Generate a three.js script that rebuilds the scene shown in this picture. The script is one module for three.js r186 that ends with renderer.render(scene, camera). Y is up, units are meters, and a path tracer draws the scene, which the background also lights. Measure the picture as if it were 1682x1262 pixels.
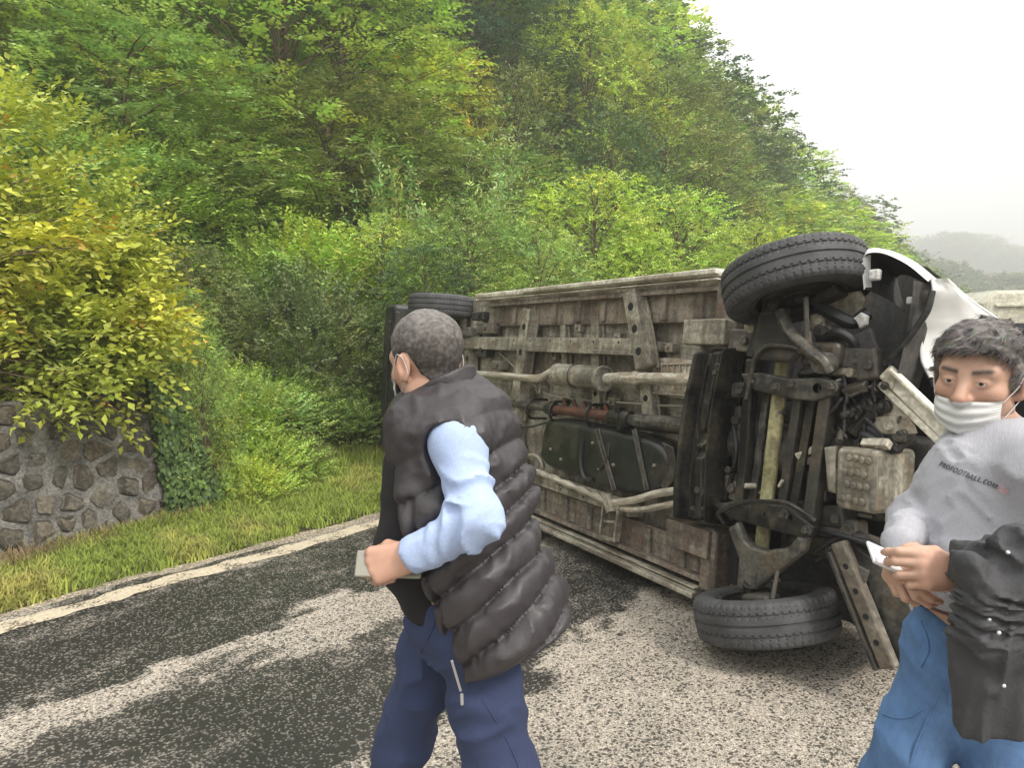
import * as THREE from 'three';
import { mergeGeometries, mergeVertices, toCreasedNormals } from 'three/addons/utils/BufferGeometryUtils.js';
import { RoundedBoxGeometry } from 'three/addons/geometries/RoundedBoxGeometry.js';

// ---------------------------------------------------------------- camera, sky, sun, exposure
const scene = new THREE.Scene();
const EYE = 1.6, FOCAL = 1150, PITCH = Math.atan(83 / FOCAL);     // focal length and offsets in pixels of a 1682-wide frame
const camera = new THREE.PerspectiveCamera(2 * Math.atan(631 / FOCAL) * 180 / Math.PI, 1024 / 769, 0.05, 4000);
camera.position.set(0, EYE, 0);
camera.rotation.x = -PITCH;
const renderer = new THREE.WebGLRenderer({ antialias: true });
renderer.toneMapping = THREE.LinearToneMapping;
renderer.toneMappingExposure = 2.35;
renderer.shadowMap.enabled = true;
renderer.shadowMap.type = THREE.PCFSoftShadowMap;
{ // bright overcast sky, a little brighter towards the veiled sun
  const W = 256, H = 128, data = new Float32Array(W * H * 4);
  const sx = 0.50, sy = 0.72, sz = 0.48;
  for (let j = 0; j < H; j++) for (let i = 0; i < W; i++) {
    const el = ((j + 0.5) / H - 0.5) * Math.PI, az = ((i + 0.5) / W - 0.5) * 2 * Math.PI;
    const x = Math.cos(az) * Math.cos(el), z = Math.sin(az) * Math.cos(el), y = Math.sin(el);
    const d = Math.max(0, x * sx + y * sy + z * sz);
    const up = y > 0 ? 0.60 + 0.42 * y + 0.5 * d ** 6 : 0.25, o = (j * W + i) * 4;
    data[o] = up * 1.0; data[o + 1] = up * 1.0; data[o + 2] = up * 0.99; data[o + 3] = 1;
  }
  const sky = new THREE.DataTexture(data, W, H, THREE.RGBAFormat, THREE.FloatType);
  sky.magFilter = sky.minFilter = THREE.LinearFilter;
  sky.mapping = THREE.EquirectangularReflectionMapping; sky.needsUpdate = true;
  scene.background = sky; scene.environment = sky;
}
const sun = new THREE.DirectionalLight(0xfff6ea, 1.5);
sun.position.set(50, 72, 48);
sun.castShadow = true; sun.shadow.radius = 22;
sun.shadow.mapSize.set(2048, 2048);
Object.assign(sun.shadow.camera, { left: -40, right: 40, top: 40, bottom: -40, near: 1, far: 250 });
scene.add(sun, sun.target);
scene.fog = new THREE.FogExp2(0xeef0ec, 0.0033);
// ---------------------------------------------------------------- helpers
function rng(seed) { let a = seed >>> 0; return () => { a = (a + 0x6d2b79f5) | 0; let t = Math.imul(a ^ (a >>> 15), 1 | a); t = (t + Math.imul(t ^ (t >>> 7), 61 | t)) ^ t; return ((t ^ (t >>> 14)) >>> 0) / 4294967296; }; }
const V3 = (x, y, z) => new THREE.Vector3(x, y, z);
const lerp = (a, b, t) => a + (b - a) * t, clamp = (x, a, b) => Math.min(b, Math.max(a, x));
const sstep = (a, b, x) => { const t = clamp((x - a) / (b - a), 0, 1); return t * t * (3 - 2 * t); };
const h3 = (x, y, z) => { let h = Math.imul(x, 374761393) ^ Math.imul(y, 668265263) ^ Math.imul(z, 2147483647 - 1274126177); h = Math.imul(h ^ (h >>> 13), 1274126177); return ((h ^ (h >>> 16)) >>> 0) / 4294967296; };
function noise3(x, y, z, per = 0) {                                  // value noise 0..1, optional period
  const X = Math.floor(x), Y = Math.floor(y), Z = Math.floor(z); let u = x - X, v = y - Y, w = z - Z;
  u = u * u * (3 - 2 * u); v = v * v * (3 - 2 * v); w = w * w * (3 - 2 * w);
  const m = per ? (a) => ((a % per) + per) % per : (a) => a, x0 = m(X), x1 = m(X + 1), y0 = m(Y), y1 = m(Y + 1);
  return lerp(lerp(lerp(h3(x0, y0, Z), h3(x1, y0, Z), u), lerp(h3(x0, y1, Z), h3(x1, y1, Z), u), v), lerp(lerp(h3(x0, y0, Z + 1), h3(x1, y0, Z + 1), u), lerp(h3(x0, y1, Z + 1), h3(x1, y1, Z + 1), u), v), w);
}
function fbm(x, y, z, oct = 4, per = 0) { let s = 0, a = 0.5, n = 0; for (let i = 0; i < oct; i++) { s += a * noise3(x, y, z + i * 7.3, per); n += a; a *= 0.5; x *= 2; y *= 2; z *= 2; per *= 2; } return s / n; }
// a point on the view ray of a pixel (1682 x 1262 frame) at a depth in metres, and where that ray meets a level
const rayDir = (px, py) => { const a = (px - 841) / FOCAL, b = -(py - 631) / FOCAL, c = Math.cos(PITCH), s = Math.sin(PITCH); return V3(a, b * c - s, -b * s - c); };
const at = (px, py, depth) => { const d = rayDir(px, py); return d.multiplyScalar(depth / -d.z).add(V3(0, EYE, 0)); };
const onGround = (px, py, y = 0) => { const d = rayDir(px, py); return d.multiplyScalar((y - EYE) / d.y).add(V3(0, EYE, 0)); };
const taken = {};
function numbered(name) { const n = taken[name] = (taken[name] ?? -1) + 1; return n ? `${name}_${String(n).padStart(3, '0')}` : name; }
function tag(o, label, category, group, kind) { o.userData = {}; if (label) o.userData.label = label; if (category) o.userData.category = category; if (group) o.userData.group = group; if (kind) o.userData.kind = kind; return o; }
function thing(name, label, category, pos = [0, 0, 0], group) { const o = new THREE.Group(); o.name = numbered(name); o.position.set(...pos); scene.add(o); return tag(o, label, category, group); }
function mesh(name, geo, mat, parent) { const m = new THREE.Mesh(Array.isArray(geo) ? merge(geo) : geo, mat); m.name = parent === scene ? numbered(name) : name; m.castShadow = m.receiveShadow = true; parent.add(m); return m; }
function struct(name, geo, mat) { const m = mesh(name, geo, mat, scene); m.userData.kind = 'structure'; return m; }
function merge(list) {
  const keep = ['position', 'normal', 'uv'], colored = list.every((g) => g.attributes.color);
  return mergeGeometries(list.map((g) => { let q = g.index ? g.toNonIndexed() : g.clone(); if (!q.attributes.normal) q.computeVertexNormals(); if (!q.attributes.uv) boxUV(q); for (const k of Object.keys(q.attributes)) if (!keep.includes(k) && !(colored && k === 'color')) q.deleteAttribute(k); return q; }), false);
}
function boxUV(g, s = 1) {                                           // uv in metres from the dominant direction of each normal
  if (!g.attributes.normal) g.computeVertexNormals();
  const p = g.attributes.position, n = g.attributes.normal, uv = new Float32Array(p.count * 2);
  for (let i = 0; i < p.count; i++) {
    const ax = Math.abs(n.getX(i)), ay = Math.abs(n.getY(i)), az = Math.abs(n.getZ(i));
    const [a, b] = az >= ax && az >= ay ? [p.getX(i), p.getY(i)] : ax >= ay ? [p.getZ(i), p.getY(i)] : [p.getX(i), p.getZ(i)];
    uv[2 * i] = a * s; uv[2 * i + 1] = b * s;
  }
  g.setAttribute('uv', new THREE.BufferAttribute(uv, 2)); return g;
}
function rbox(w, h, d, r = 0.01, seg = 2) { const g = new RoundedBoxGeometry(w, h, d, seg, Math.min(r, w / 2.01, h / 2.01, d / 2.01)); return boxUV(g.index ? g.toNonIndexed() : g); }
function boxAt(w, h, d, x, y, z, r = 0.01, rx = 0, ry = 0, rz = 0) { const g = rbox(w, h, d, r); if (rx || ry || rz) g.applyMatrix4(new THREE.Matrix4().makeRotationFromEuler(new THREE.Euler(rx, ry, rz))); g.translate(x, y, z); return boxUV(g); }
// a beam of rectangular section from a to b; up gives the direction of its height
function beam(a, b, w, h, up = V3(0, 0, 1), r = 0.006) {
  const A = V3(...a), B = V3(...b), z = B.clone().sub(A), L = z.length(); z.normalize();
  const x = V3().crossVectors(up, z).normalize(), y = V3().crossVectors(z, x);
  const g = rbox(w, h, L, r); g.applyMatrix4(new THREE.Matrix4().makeBasis(x, y, z)); const c = A.add(B).multiplyScalar(0.5); g.translate(c.x, c.y, c.z); return boxUV(g);
}
function tube(pts, r, seg = 24, rad = 12, closed = false) {           // tube through points; r a number or a function of 0..1
  const curve = new THREE.CatmullRomCurve3(pts.map((p) => Array.isArray(p) ? V3(...p) : p), closed, 'catmullrom', 0.35);
  const g = new THREE.TubeGeometry(curve, seg, 1, rad, closed), p = g.attributes.position;
  for (let i = 0; i <= seg; i++) { const c = curve.getPointAt(i / seg), rr = typeof r === 'function' ? r(i / seg) : r; for (let j = 0; j <= rad; j++) { const k = i * (rad + 1) + j; p.setXYZ(k, c.x + (p.getX(k) - c.x) * rr, c.y + (p.getY(k) - c.y) * rr, c.z + (p.getZ(k) - c.z) * rr); } }
  g.computeVertexNormals();
  const q = [g];
  if (!closed) for (const [t, s] of [[0, -1], [1, 1]]) { const c = curve.getPointAt(t), d = curve.getTangentAt(t).multiplyScalar(s), rr = typeof r === 'function' ? r(t) : r; const cap = new THREE.CircleGeometry(rr, rad); cap.applyQuaternion(new THREE.Quaternion().setFromUnitVectors(V3(0, 0, 1), d)); cap.translate(c.x, c.y, c.z); q.push(cap); }
  return merge(q);
}
function cyl(a, b, r0, r1 = r0, rad = 20, bevel = 0.004) {             // closed cylinder with a small bevel from a to b
  const A = V3(...a), B = V3(...b), d = B.clone().sub(A), L = d.length();
  const bv = Math.min(bevel, L / 3, r0 / 3, r1 / 3), g = new THREE.LatheGeometry([[0, 0], [r0 - bv, 0], [r0, bv], [r1, L - bv], [r1 - bv, L], [0, L]].map(([x, y]) => new THREE.Vector2(Math.max(x, 1e-5), y)), rad);
  const q = toCreasedNormals(g, 0.6); q.applyQuaternion(new THREE.Quaternion().setFromUnitVectors(V3(0, 1, 0), d.normalize())); q.translate(A.x, A.y, A.z); return q;
}
function plate(pts, depth, bevel = 0.006, n0 = 0, holes = []) {       // a plate with the outline pts (in x, y), thick along z from n0
  const s = new THREE.Shape(pts.map(([x, y]) => new THREE.Vector2(x, y)));
  for (const [x, y, r] of holes) { const p = new THREE.Path(); p.absarc(x, y, r, 0, Math.PI * 2, true); s.holes.push(p); }
  const g = new THREE.ExtrudeGeometry(s, { depth: Math.max(depth - 2 * bevel, 0.001), bevelEnabled: bevel > 0, bevelSize: bevel, bevelThickness: bevel, bevelOffset: -bevel, bevelSegments: 2, curveSegments: 10 });
  g.translate(0, 0, n0 + bevel); return boxUV(g);
}
// textures: a pattern f(u, v) over a tile gives [r, g, b] in 0..1 (sRGB) or one value
function tex(n, f, { color = true, repeat = 1, wrap = THREE.RepeatWrapping } = {}) {
  const d = new Uint8Array(n * n * 4);
  for (let j = 0; j < n; j++) for (let i = 0; i < n; i++) { const c = f(i / n, j / n, i, j), o = (j * n + i) * 4; for (let k = 0; k < 3; k++) d[o + k] = clamp(Math.round((c.length ? c[k] : c) * 255), 0, 255); d[o + 3] = 255; }
  const t = new THREE.DataTexture(d, n, n); t.wrapS = t.wrapT = wrap; t.magFilter = THREE.LinearFilter; t.minFilter = THREE.LinearMipmapLinearFilter; t.generateMipmaps = true;
  if (color) t.colorSpace = THREE.SRGBColorSpace; t.repeat.set(repeat, repeat); t.needsUpdate = true; return t;
}
const lin = (r, g, b) => new THREE.Color().setRGB(r, g, b);
// ---- distance fields and their meshing (surface nets)
const smin = (a, b, k) => { const h = Math.max(k - Math.abs(a - b), 0) / k; return Math.min(a, b) - h * h * k * 0.25; };
const smax = (a, b, k) => -smin(-a, -b, k);
function cone(a, b, ra, rb, ax = null, sq = 1) {                      // tapered capsule; widened by sq along ax
  const ex = b.x - a.x, ey = b.y - a.y, ez = b.z - a.z, L = ex * ex + ey * ey + ez * ez || 1e-9, f = ax ? 1 - 1 / sq : 0;
  return (x, y, z) => {
    let dx = x - a.x, dy = y - a.y, dz = z - a.z;
    const t0 = (dx * ex + dy * ey + dz * ez) / L, t = t0 < 0 ? 0 : t0 > 1 ? 1 : t0;
    dx -= ex * t; dy -= ey * t; dz -= ez * t;
    if (ax) { const q = (dx * ax.x + dy * ax.y + dz * ax.z) * f; dx -= ax.x * q; dy -= ax.y * q; dz -= ax.z * q; }
    return Math.sqrt(dx * dx + dy * dy + dz * dz) - ra - (rb - ra) * t;
  };
}
function ellip(c, R, U, F, rx, ry, rz) {                              // ellipsoid with axes R, U, F
  const m = Math.min(rx, ry, rz);
  return (x, y, z) => { const dx = x - c.x, dy = y - c.y, dz = z - c.z, a = (dx * R.x + dy * R.y + dz * R.z) / rx, b = (dx * U.x + dy * U.y + dz * U.z) / ry, e = (dx * F.x + dy * F.y + dz * F.z) / rz; const k0 = Math.sqrt(a * a + b * b + e * e), k1 = Math.sqrt((a / rx) ** 2 + (b / ry) ** 2 + (e / rz) ** 2); return k1 < 1e-9 ? -m : k0 * (k0 - 1) / k1; };
}
function blend(list, k) { return (x, y, z) => { let d = 1e9; for (const f of list) { const e = f(x, y, z); d = d > 1e8 ? e : smin(d, e, k); } return d; }; }
function meshSDF(f, lo, hi, cell, colorAt, near = f) {
  const nx = Math.ceil((hi.x - lo.x) / cell) + 1, ny = Math.ceil((hi.y - lo.y) / cell) + 1, nz = Math.ceil((hi.z - lo.z) / cell) + 1, D = new Float32Array(nx * ny * nz), B = 6, half = cell * B * 0.87 * 1.35 + cell;
  const id = (i, j, k) => (k * ny + j) * nx + i;
  for (let K = 0; K < nz; K += B) for (let J = 0; J < ny; J += B) for (let I = 0; I < nx; I += B) {
    const c = near(lo.x + (I + B / 2) * cell, lo.y + (J + B / 2) * cell, lo.z + (K + B / 2) * cell), skip = Math.abs(c) > half;
    for (let k = K; k < Math.min(K + B, nz); k++) for (let j = J; j < Math.min(J + B, ny); j++) for (let i = I; i < Math.min(I + B, nx); i++) D[id(i, j, k)] = skip ? c : f(lo.x + i * cell, lo.y + j * cell, lo.z + k * cell);
  }
  const vid = new Int32Array(nx * ny * nz).fill(-1), P = [], ind = [], E = [[0, 1], [0, 2], [0, 4], [1, 3], [1, 5], [2, 3], [2, 6], [3, 7], [4, 5], [4, 6], [5, 7], [6, 7]], v = new Float32Array(8);
  for (let k = 0; k < nz - 1; k++) for (let j = 0; j < ny - 1; j++) for (let i = 0; i < nx - 1; i++) {
    let neg = 0; const o = id(i, j, k);
    for (let c = 0; c < 8; c++) { v[c] = D[o + (c & 1) + ((c >> 1) & 1) * nx + (c >> 2) * nx * ny]; if (v[c] < 0) neg++; }
    if (neg === 0 || neg === 8) continue;
    let sx = 0, sy = 0, sz = 0, n = 0;
    for (const [a, b] of E) if ((v[a] < 0) !== (v[b] < 0)) { const t = v[a] / (v[a] - v[b]); sx += (a & 1) + ((b & 1) - (a & 1)) * t; sy += ((a >> 1) & 1) + (((b >> 1) & 1) - ((a >> 1) & 1)) * t; sz += (a >> 2) + ((b >> 2) - (a >> 2)) * t; n++; }
    vid[o] = P.length / 3; P.push(lo.x + (i + sx / n) * cell, lo.y + (j + sy / n) * cell, lo.z + (k + sz / n) * cell);
  }
  const quad = (a, b, c, d, flip) => { if (a < 0 || b < 0 || c < 0 || d < 0) return; flip ? ind.push(a, c, b, a, d, c) : ind.push(a, b, c, a, c, d); };
  const sx = 1, sy = nx, sz = nx * ny;
  for (let k = 1; k < nz - 1; k++) for (let j = 1; j < ny - 1; j++) for (let i = 1; i < nx - 1; i++) {
    const o = id(i, j, k), n0 = D[o] < 0;
    if (n0 !== D[o + sx] < 0) quad(vid[o - sy - sz], vid[o - sz], vid[o], vid[o - sy], !n0);
    if (n0 !== D[o + sy] < 0) quad(vid[o - sx - sz], vid[o - sx], vid[o], vid[o - sz], !n0);
    if (n0 !== D[o + sz] < 0) quad(vid[o - sx - sy], vid[o - sy], vid[o], vid[o - sx], !n0);
  }
  const g = new THREE.BufferGeometry(); g.setAttribute('position', new THREE.BufferAttribute(new Float32Array(P), 3)); g.setIndex(ind); g.computeVertexNormals();
  if (colorAt) { const C = new Float32Array(P.length), N = g.attributes.normal.array; for (let i = 0; i < P.length; i += 3) { const c = colorAt(P[i], P[i + 1], P[i + 2], N[i], N[i + 1], N[i + 2]); C[i] = c[0]; C[i + 1] = c[1]; C[i + 2] = c[2]; } g.setAttribute('color', new THREE.BufferAttribute(C, 3)); }
  return g;
}
// ---------------------------------------------------------------- the setting: ground, road, verge, stone wall
// road frame: s = metres to the left of the camera's line, t = metres along the road
const RD = V3(0.62, 0, -0.785).normalize(), LD = V3(-RD.z, 0, RD.x).multiplyScalar(-1);
const st = (s, t, y = 0) => V3(LD.x * s + RD.x * t, y, LD.z * s + RD.z * t);
const toST = (x, z) => [x * LD.x + z * LD.z, x * RD.x + z * RD.z];
function groundH(s, t) {
  if (s < 4.9) return s < -2.6 ? -0.03 - 0.25 * sstep(-2.6, -7, s) : -0.03;
  const bump = (fbm(s * 0.9 + 40, t * 0.9 + 40, 0, 4) - 0.5);
  const verge = 0.05 * sstep(4.9, 5.6, s);
  const open = 0.10 * clamp(s - 5.7, 0, 3) + 0.22 * clamp(s - 6.8, 0, 1.8) + bump * 0.28 * sstep(5.4, 7.5, s);
  const held = s > 5.85 + (t - 1.5) * 0.15 ? 1.02 + 0.3 * clamp(s - 5.8, 0, 3) + bump * 0.2 : 0;
  const w = sstep(3.7, 2.55, t), base = verge + lerp(open, held, w);
  const high = clamp(1 - Math.max(0, t - 26) / 118, 0.16, 1) * sstep(175, 120, t) * sstep(-70, -30, t);
  const up = s > 8.4 ? (lerp(0.70, 1.22, sstep(6, 36, t)) * clamp(s - 8.4, 0, 11.5) + 0.42 * clamp(s - 19.9, 0, 60)) * high : 0;
  return base + up * sstep(8.2, 9.6, s) + (fbm(s * 0.21 + 9, t * 0.21 + 3, 5, 3) - 0.5) * 2.2 * sstep(9, 13, s);
}
{
  const S = [], T = [];
  for (let s = -900; s < -40; s += 90) S.push(s); for (let s = -40; s < 4; s += 4) S.push(s); for (let s = 4; s < 30; s += 0.25) S.push(s); for (let s = 30; s < 90; s += 4) S.push(s); for (let s = 90; s <= 900; s += 90) S.push(s);
  for (let t = -900; t < -60; t += 90) T.push(t); for (let t = -60; t < -6; t += 2) T.push(t); for (let t = -6; t < 30; t += 0.3) T.push(t); for (let t = 30; t < 180; t += 2.5) T.push(t); for (let t = 180; t <= 1500; t += 120) T.push(t);
  const P = [], U = [], I = [];
  for (const t of T) for (const s of S) { const p = st(s, t, groundH(s, t)); P.push(p.x, p.y, p.z); U.push(s, t); }
  for (let j = 0; j < T.length - 1; j++) for (let i = 0; i < S.length - 1; i++) { const a = j * S.length + i, b = a + S.length; I.push(a, a + 1, b, a + 1, b + 1, b); }
  const g = new THREE.BufferGeometry(); g.setAttribute('position', new THREE.BufferAttribute(new Float32Array(P), 3)); g.setAttribute('uv', new THREE.BufferAttribute(new Float32Array(U), 2));
  g.setIndex(I.flatMap((v, k) => k % 3 ? [] : [I[k], I[k + 2], I[k + 1]])); g.computeVertexNormals();
  const soil = tex(512, (u, v) => { const n = fbm(u * 8, v * 8, 1, 5, 8), m = fbm(u * 64, v * 64, 4, 2, 64), q = fbm(u * 6, v * 6, 9, 3, 6); const k = 0.55 + 0.9 * (m - 0.3); return [lerp(0.30, 0.36, q) * k, lerp(0.33, 0.30, q) * k, lerp(0.12, 0.20, q) * k].map((c) => c * (0.75 + 0.5 * n)); }, { repeat: 0.35 });
  struct('ground', g, new THREE.MeshStandardMaterial({ map: soil, roughness: 1 }));
}
// chip-seal road: one wide texture, 4 mm a pixel, stones bedded in dark bitumen; two bleeding wheel paths
{
  const N = 2048, M = 0.0039, SPAN = N * M, r = rng(5);
  const S0 = -2.9, T0 = -1.9;                                         // the tile starts here in (s, t)
  const C = 2.4, G = Math.ceil(N / C) + 1, jx = new Float32Array(G * G), jy = new Float32Array(G * G), kind = new Float32Array(G * G), tone = new Float32Array(G * G);
  for (let i = 0; i < G * G; i++) { jx[i] = r(); jy[i] = r(); kind[i] = r(); tone[i] = r(); }
  const col = new Uint8Array(N * N * 4), bmp = new Uint8Array(N * N * 4), rgh = new Uint8Array(N * N * 4), wet = new Float32Array(256 * 256);
  for (let j = 0; j < 256; j++) for (let i = 0; i < 256; i++) {       // share of bare bitumen, 0..1
    const s = S0 + (i + 0.5) / 256 * SPAN, t = T0 + (j + 0.5) / 256 * SPAN;
    const n = fbm(s * 1.3, t * 0.75, 3, 4), m = fbm(s * 5, t * 3.2, 8, 3);
    const hf = fbm(s * 14, t * 10, 2, 3) - 0.5, e = (n - 0.5) * 1.3 + (m - 0.5) * 0.9 + hf * 0.5;
    const band = (a, b, w) => sstep(a - w, a + w, s + e) * (1 - sstep(b - w, b + w, s + e));
    let k = Math.max(1.0 * band(3.42, 4.6, 0.13), 0.98 * band(1.86, 2.92, 0.13) * lerp(0.9, 1, sstep(-0.5, 1, t)), 0.25 * band(-2.6, -1.4, 0.4));
    k = Math.max(k, 0.5 * sstep(0.56, 0.7, n)); 
    wet[j * 256 + i] = clamp(k * (0.84 + 0.6 * (m - 0.5) + 0.5 * hf) + 0.09 + 0.25 * (m - 0.5) + 0.3 * hf, 0.03, 0.97);
  }
  for (let y = 0; y < N; y++) for (let x = 0; x < N; x++) {
    const gx = Math.floor(x / C), gy = Math.floor(y / C); let b1 = 9, b2 = 9, bi = 0;
    for (let dy = -1; dy <= 1; dy++) for (let dx = -1; dx <= 1; dx++) {
      const cx = (gx + dx + G) % G, cy = (gy + dy + G) % G, i = cy * G + cx, ex = (gx + dx + jx[i]) * C - x - 0.5, ey = (gy + dy + jy[i]) * C - y - 0.5, d = Math.sqrt(ex * ex + ey * ey) / C;
      if (d < b1) { b2 = b1; b1 = d; bi = i; } else if (d < b2) b2 = d;
    }
    const w = wet[Math.min(255, y >> 3) * 256 + Math.min(255, x >> 3)], gap = b2 - b1;
    const bare = kind[bi] < w * 0.74 + 0.05, stone = bare ? 0 : sstep(0.0, 0.16 + 0.3 * w, gap);
    const k = tone[bi], pale = k > 0.93 ? 1.2 : k < 0.16 ? 0.6 : 0.78 + 0.3 * k, o = (y * N + x) * 4, warm = kind[(bi * 7) % (G * G)];
    const dirt = 0.3 * (1 - w);
    const bit = [0.015 + 0.17 * dirt, 0.0145 + 0.145 * dirt, 0.012 + 0.11 * dirt], st_ = [0.485 * pale, (0.418 + 0.02 * warm) * pale, (0.335 + 0.04 * warm) * pale], wetk = 1 - 0.5 * w;
    for (let c = 0; c < 3; c++) { const l = lerp(bit[c], Math.min(0.75, st_[c] * wetk), stone); col[o + c] = Math.round(255 * Math.pow(l, 1 / 2.2)); const h = stone * (0.6 + 0.4 * k) * 255; bmp[o + c] = h; rgh[o + c] = lerp(255 * lerp(0.75, 0.42, w), 225, stone); }
    col[o + 3] = bmp[o + 3] = rgh[o + 3] = 255;
  }
  const mk = (d, srgb) => { const t = new THREE.DataTexture(d, N, N); t.wrapS = t.wrapT = THREE.MirroredRepeatWrapping; t.magFilter = THREE.LinearFilter; t.minFilter = THREE.LinearMipmapLinearFilter; t.generateMipmaps = true; if (srgb) t.colorSpace = THREE.SRGBColorSpace; t.needsUpdate = true; return t; };
  const P = [], U = [], I = [], ss = []; for (let s = -2.6; s <= 4.63; s += 0.15) ss.push(s); ss[ss.length - 1] = 4.66;
  let n = 0; for (let t = -40; t <= 260; t += t > -4 && t < 16 ? 0.25 : 4) { for (const s of ss) { const edge = s === ss[ss.length - 1] ? (fbm(t * 2.2, 3, 1, 4) - 0.5) * 0.22 : 0; const p = st(s + edge, t, s > 4.5 ? -0.004 : 0.0); P.push(p.x, p.y, p.z); U.push((s + edge - S0) / SPAN, (t - T0) / SPAN); } n++; }
  for (let j = 0; j < n - 1; j++) for (let i = 0; i < ss.length - 1; i++) { const a = j * ss.length + i, b = a + ss.length; I.push(a, b, a + 1, a + 1, b, b + 1); }
  const g = new THREE.BufferGeometry(); g.setAttribute('position', new THREE.BufferAttribute(new Float32Array(P), 3)); g.setAttribute('uv', new THREE.BufferAttribute(new Float32Array(U), 2)); g.setIndex(I); g.computeVertexNormals();
  struct('road', g, new THREE.MeshStandardMaterial({ map: mk(col, true), bumpMap: mk(bmp), bumpScale: 0.006, roughnessMap: mk(rgh), roughness: 1 }));
  // worn edge line, 4 mm proud, broken where the paint has gone
  const LP = [], LU = [], LI = []; n = 0; const cols = 12;
  for (let t = -10; t <= 120; t += t < 14 ? 0.06 : 1.5) { for (let i = 0; i <= cols; i++) { const f = i / cols, e = (i === 0 || i === cols) ? (noise3(t * 9, i, 2) - 0.5) * 0.05 + (noise3(t * 2, i, 7) - 0.5) * 0.04 : 0; const p = st(4.40 + 0.155 * f + e, t, 0.004); LP.push(p.x, p.y, p.z); LU.push(4.36 + 0.2 * f, t); } n++; }
  for (let j = 0; j < n - 1; j++) for (let i = 0; i < cols; i++) { const a = j * (cols + 1) + i, b = a + cols + 1; LI.push(a, b, a + 1, a + 1, b, b + 1); }
  const lg = new THREE.BufferGeometry(); lg.setAttribute('position', new THREE.BufferAttribute(new Float32Array(LP), 3)); lg.setAttribute('uv', new THREE.BufferAttribute(new Float32Array(LU), 2)); lg.setIndex(LI); lg.computeVertexNormals();
  const paint = tex(512, (u, v) => { const a = noise3(u * 128, v * 128, 1, 128), b = fbm(u * 12, v * 12, 5, 4, 12), k = a + (b - 0.5) * 1.6; const w = sstep(0.14, 0.34, k); const q = 0.9 + 0.16 * (noise3(u * 90, v * 90, 8, 90) - 0.5); return [lerp(0.36, 0.80 * q, w), lerp(0.33, 0.75 * q, w), lerp(0.28, 0.65 * q, w)]; }, { repeat: 0.8 });
  struct('edge_line', lg, new THREE.MeshStandardMaterial({ map: paint, roughness: 0.85 }));
  // gravel shoulder between the road and the grass
  const GP = [], GU = [], GI = []; n = 0; const gc = 8;
  for (let t = -10; t <= 60; t += 0.2) { for (let i = 0; i <= gc; i++) { const f = i / gc, p = st(4.5 + 0.75 * f, t, -0.012 + 0.02 * (fbm(t * 3, f * 5, 2, 3) - 0.4) - 0.03 * f); GP.push(p.x, p.y, p.z); GU.push(4.5 + 0.75 * f, t); } n++; }
  for (let j = 0; j < n - 1; j++) for (let i = 0; i < gc; i++) { const a = j * (gc + 1) + i, b = a + gc + 1; GI.push(a, b, a + 1, a + 1, b, b + 1); }
  const gg = new THREE.BufferGeometry(); gg.setAttribute('position', new THREE.BufferAttribute(new Float32Array(GP), 3)); gg.setAttribute('uv', new THREE.BufferAttribute(new Float32Array(GU), 2)); gg.setIndex(GI); gg.computeVertexNormals();
  const grit = tex(512, (u, v) => { const a = noise3(u * 128, v * 128, 1, 128), b = fbm(u * 8, v * 8, 5, 4, 8), c = noise3(u * 60, v * 60, 3, 60), k = 0.45 + 0.5 * a * (0.6 + 0.8 * c) + 0.2 * (b - 0.5); return [0.86 * k, 0.80 * k, 0.70 * k]; }, { repeat: 0.9 });
  const sh = struct('gravel_shoulder', gg, new THREE.MeshStandardMaterial({ map: grit, bumpMap: grit, bumpScale: 0.02, roughness: 1 }));
}
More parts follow.
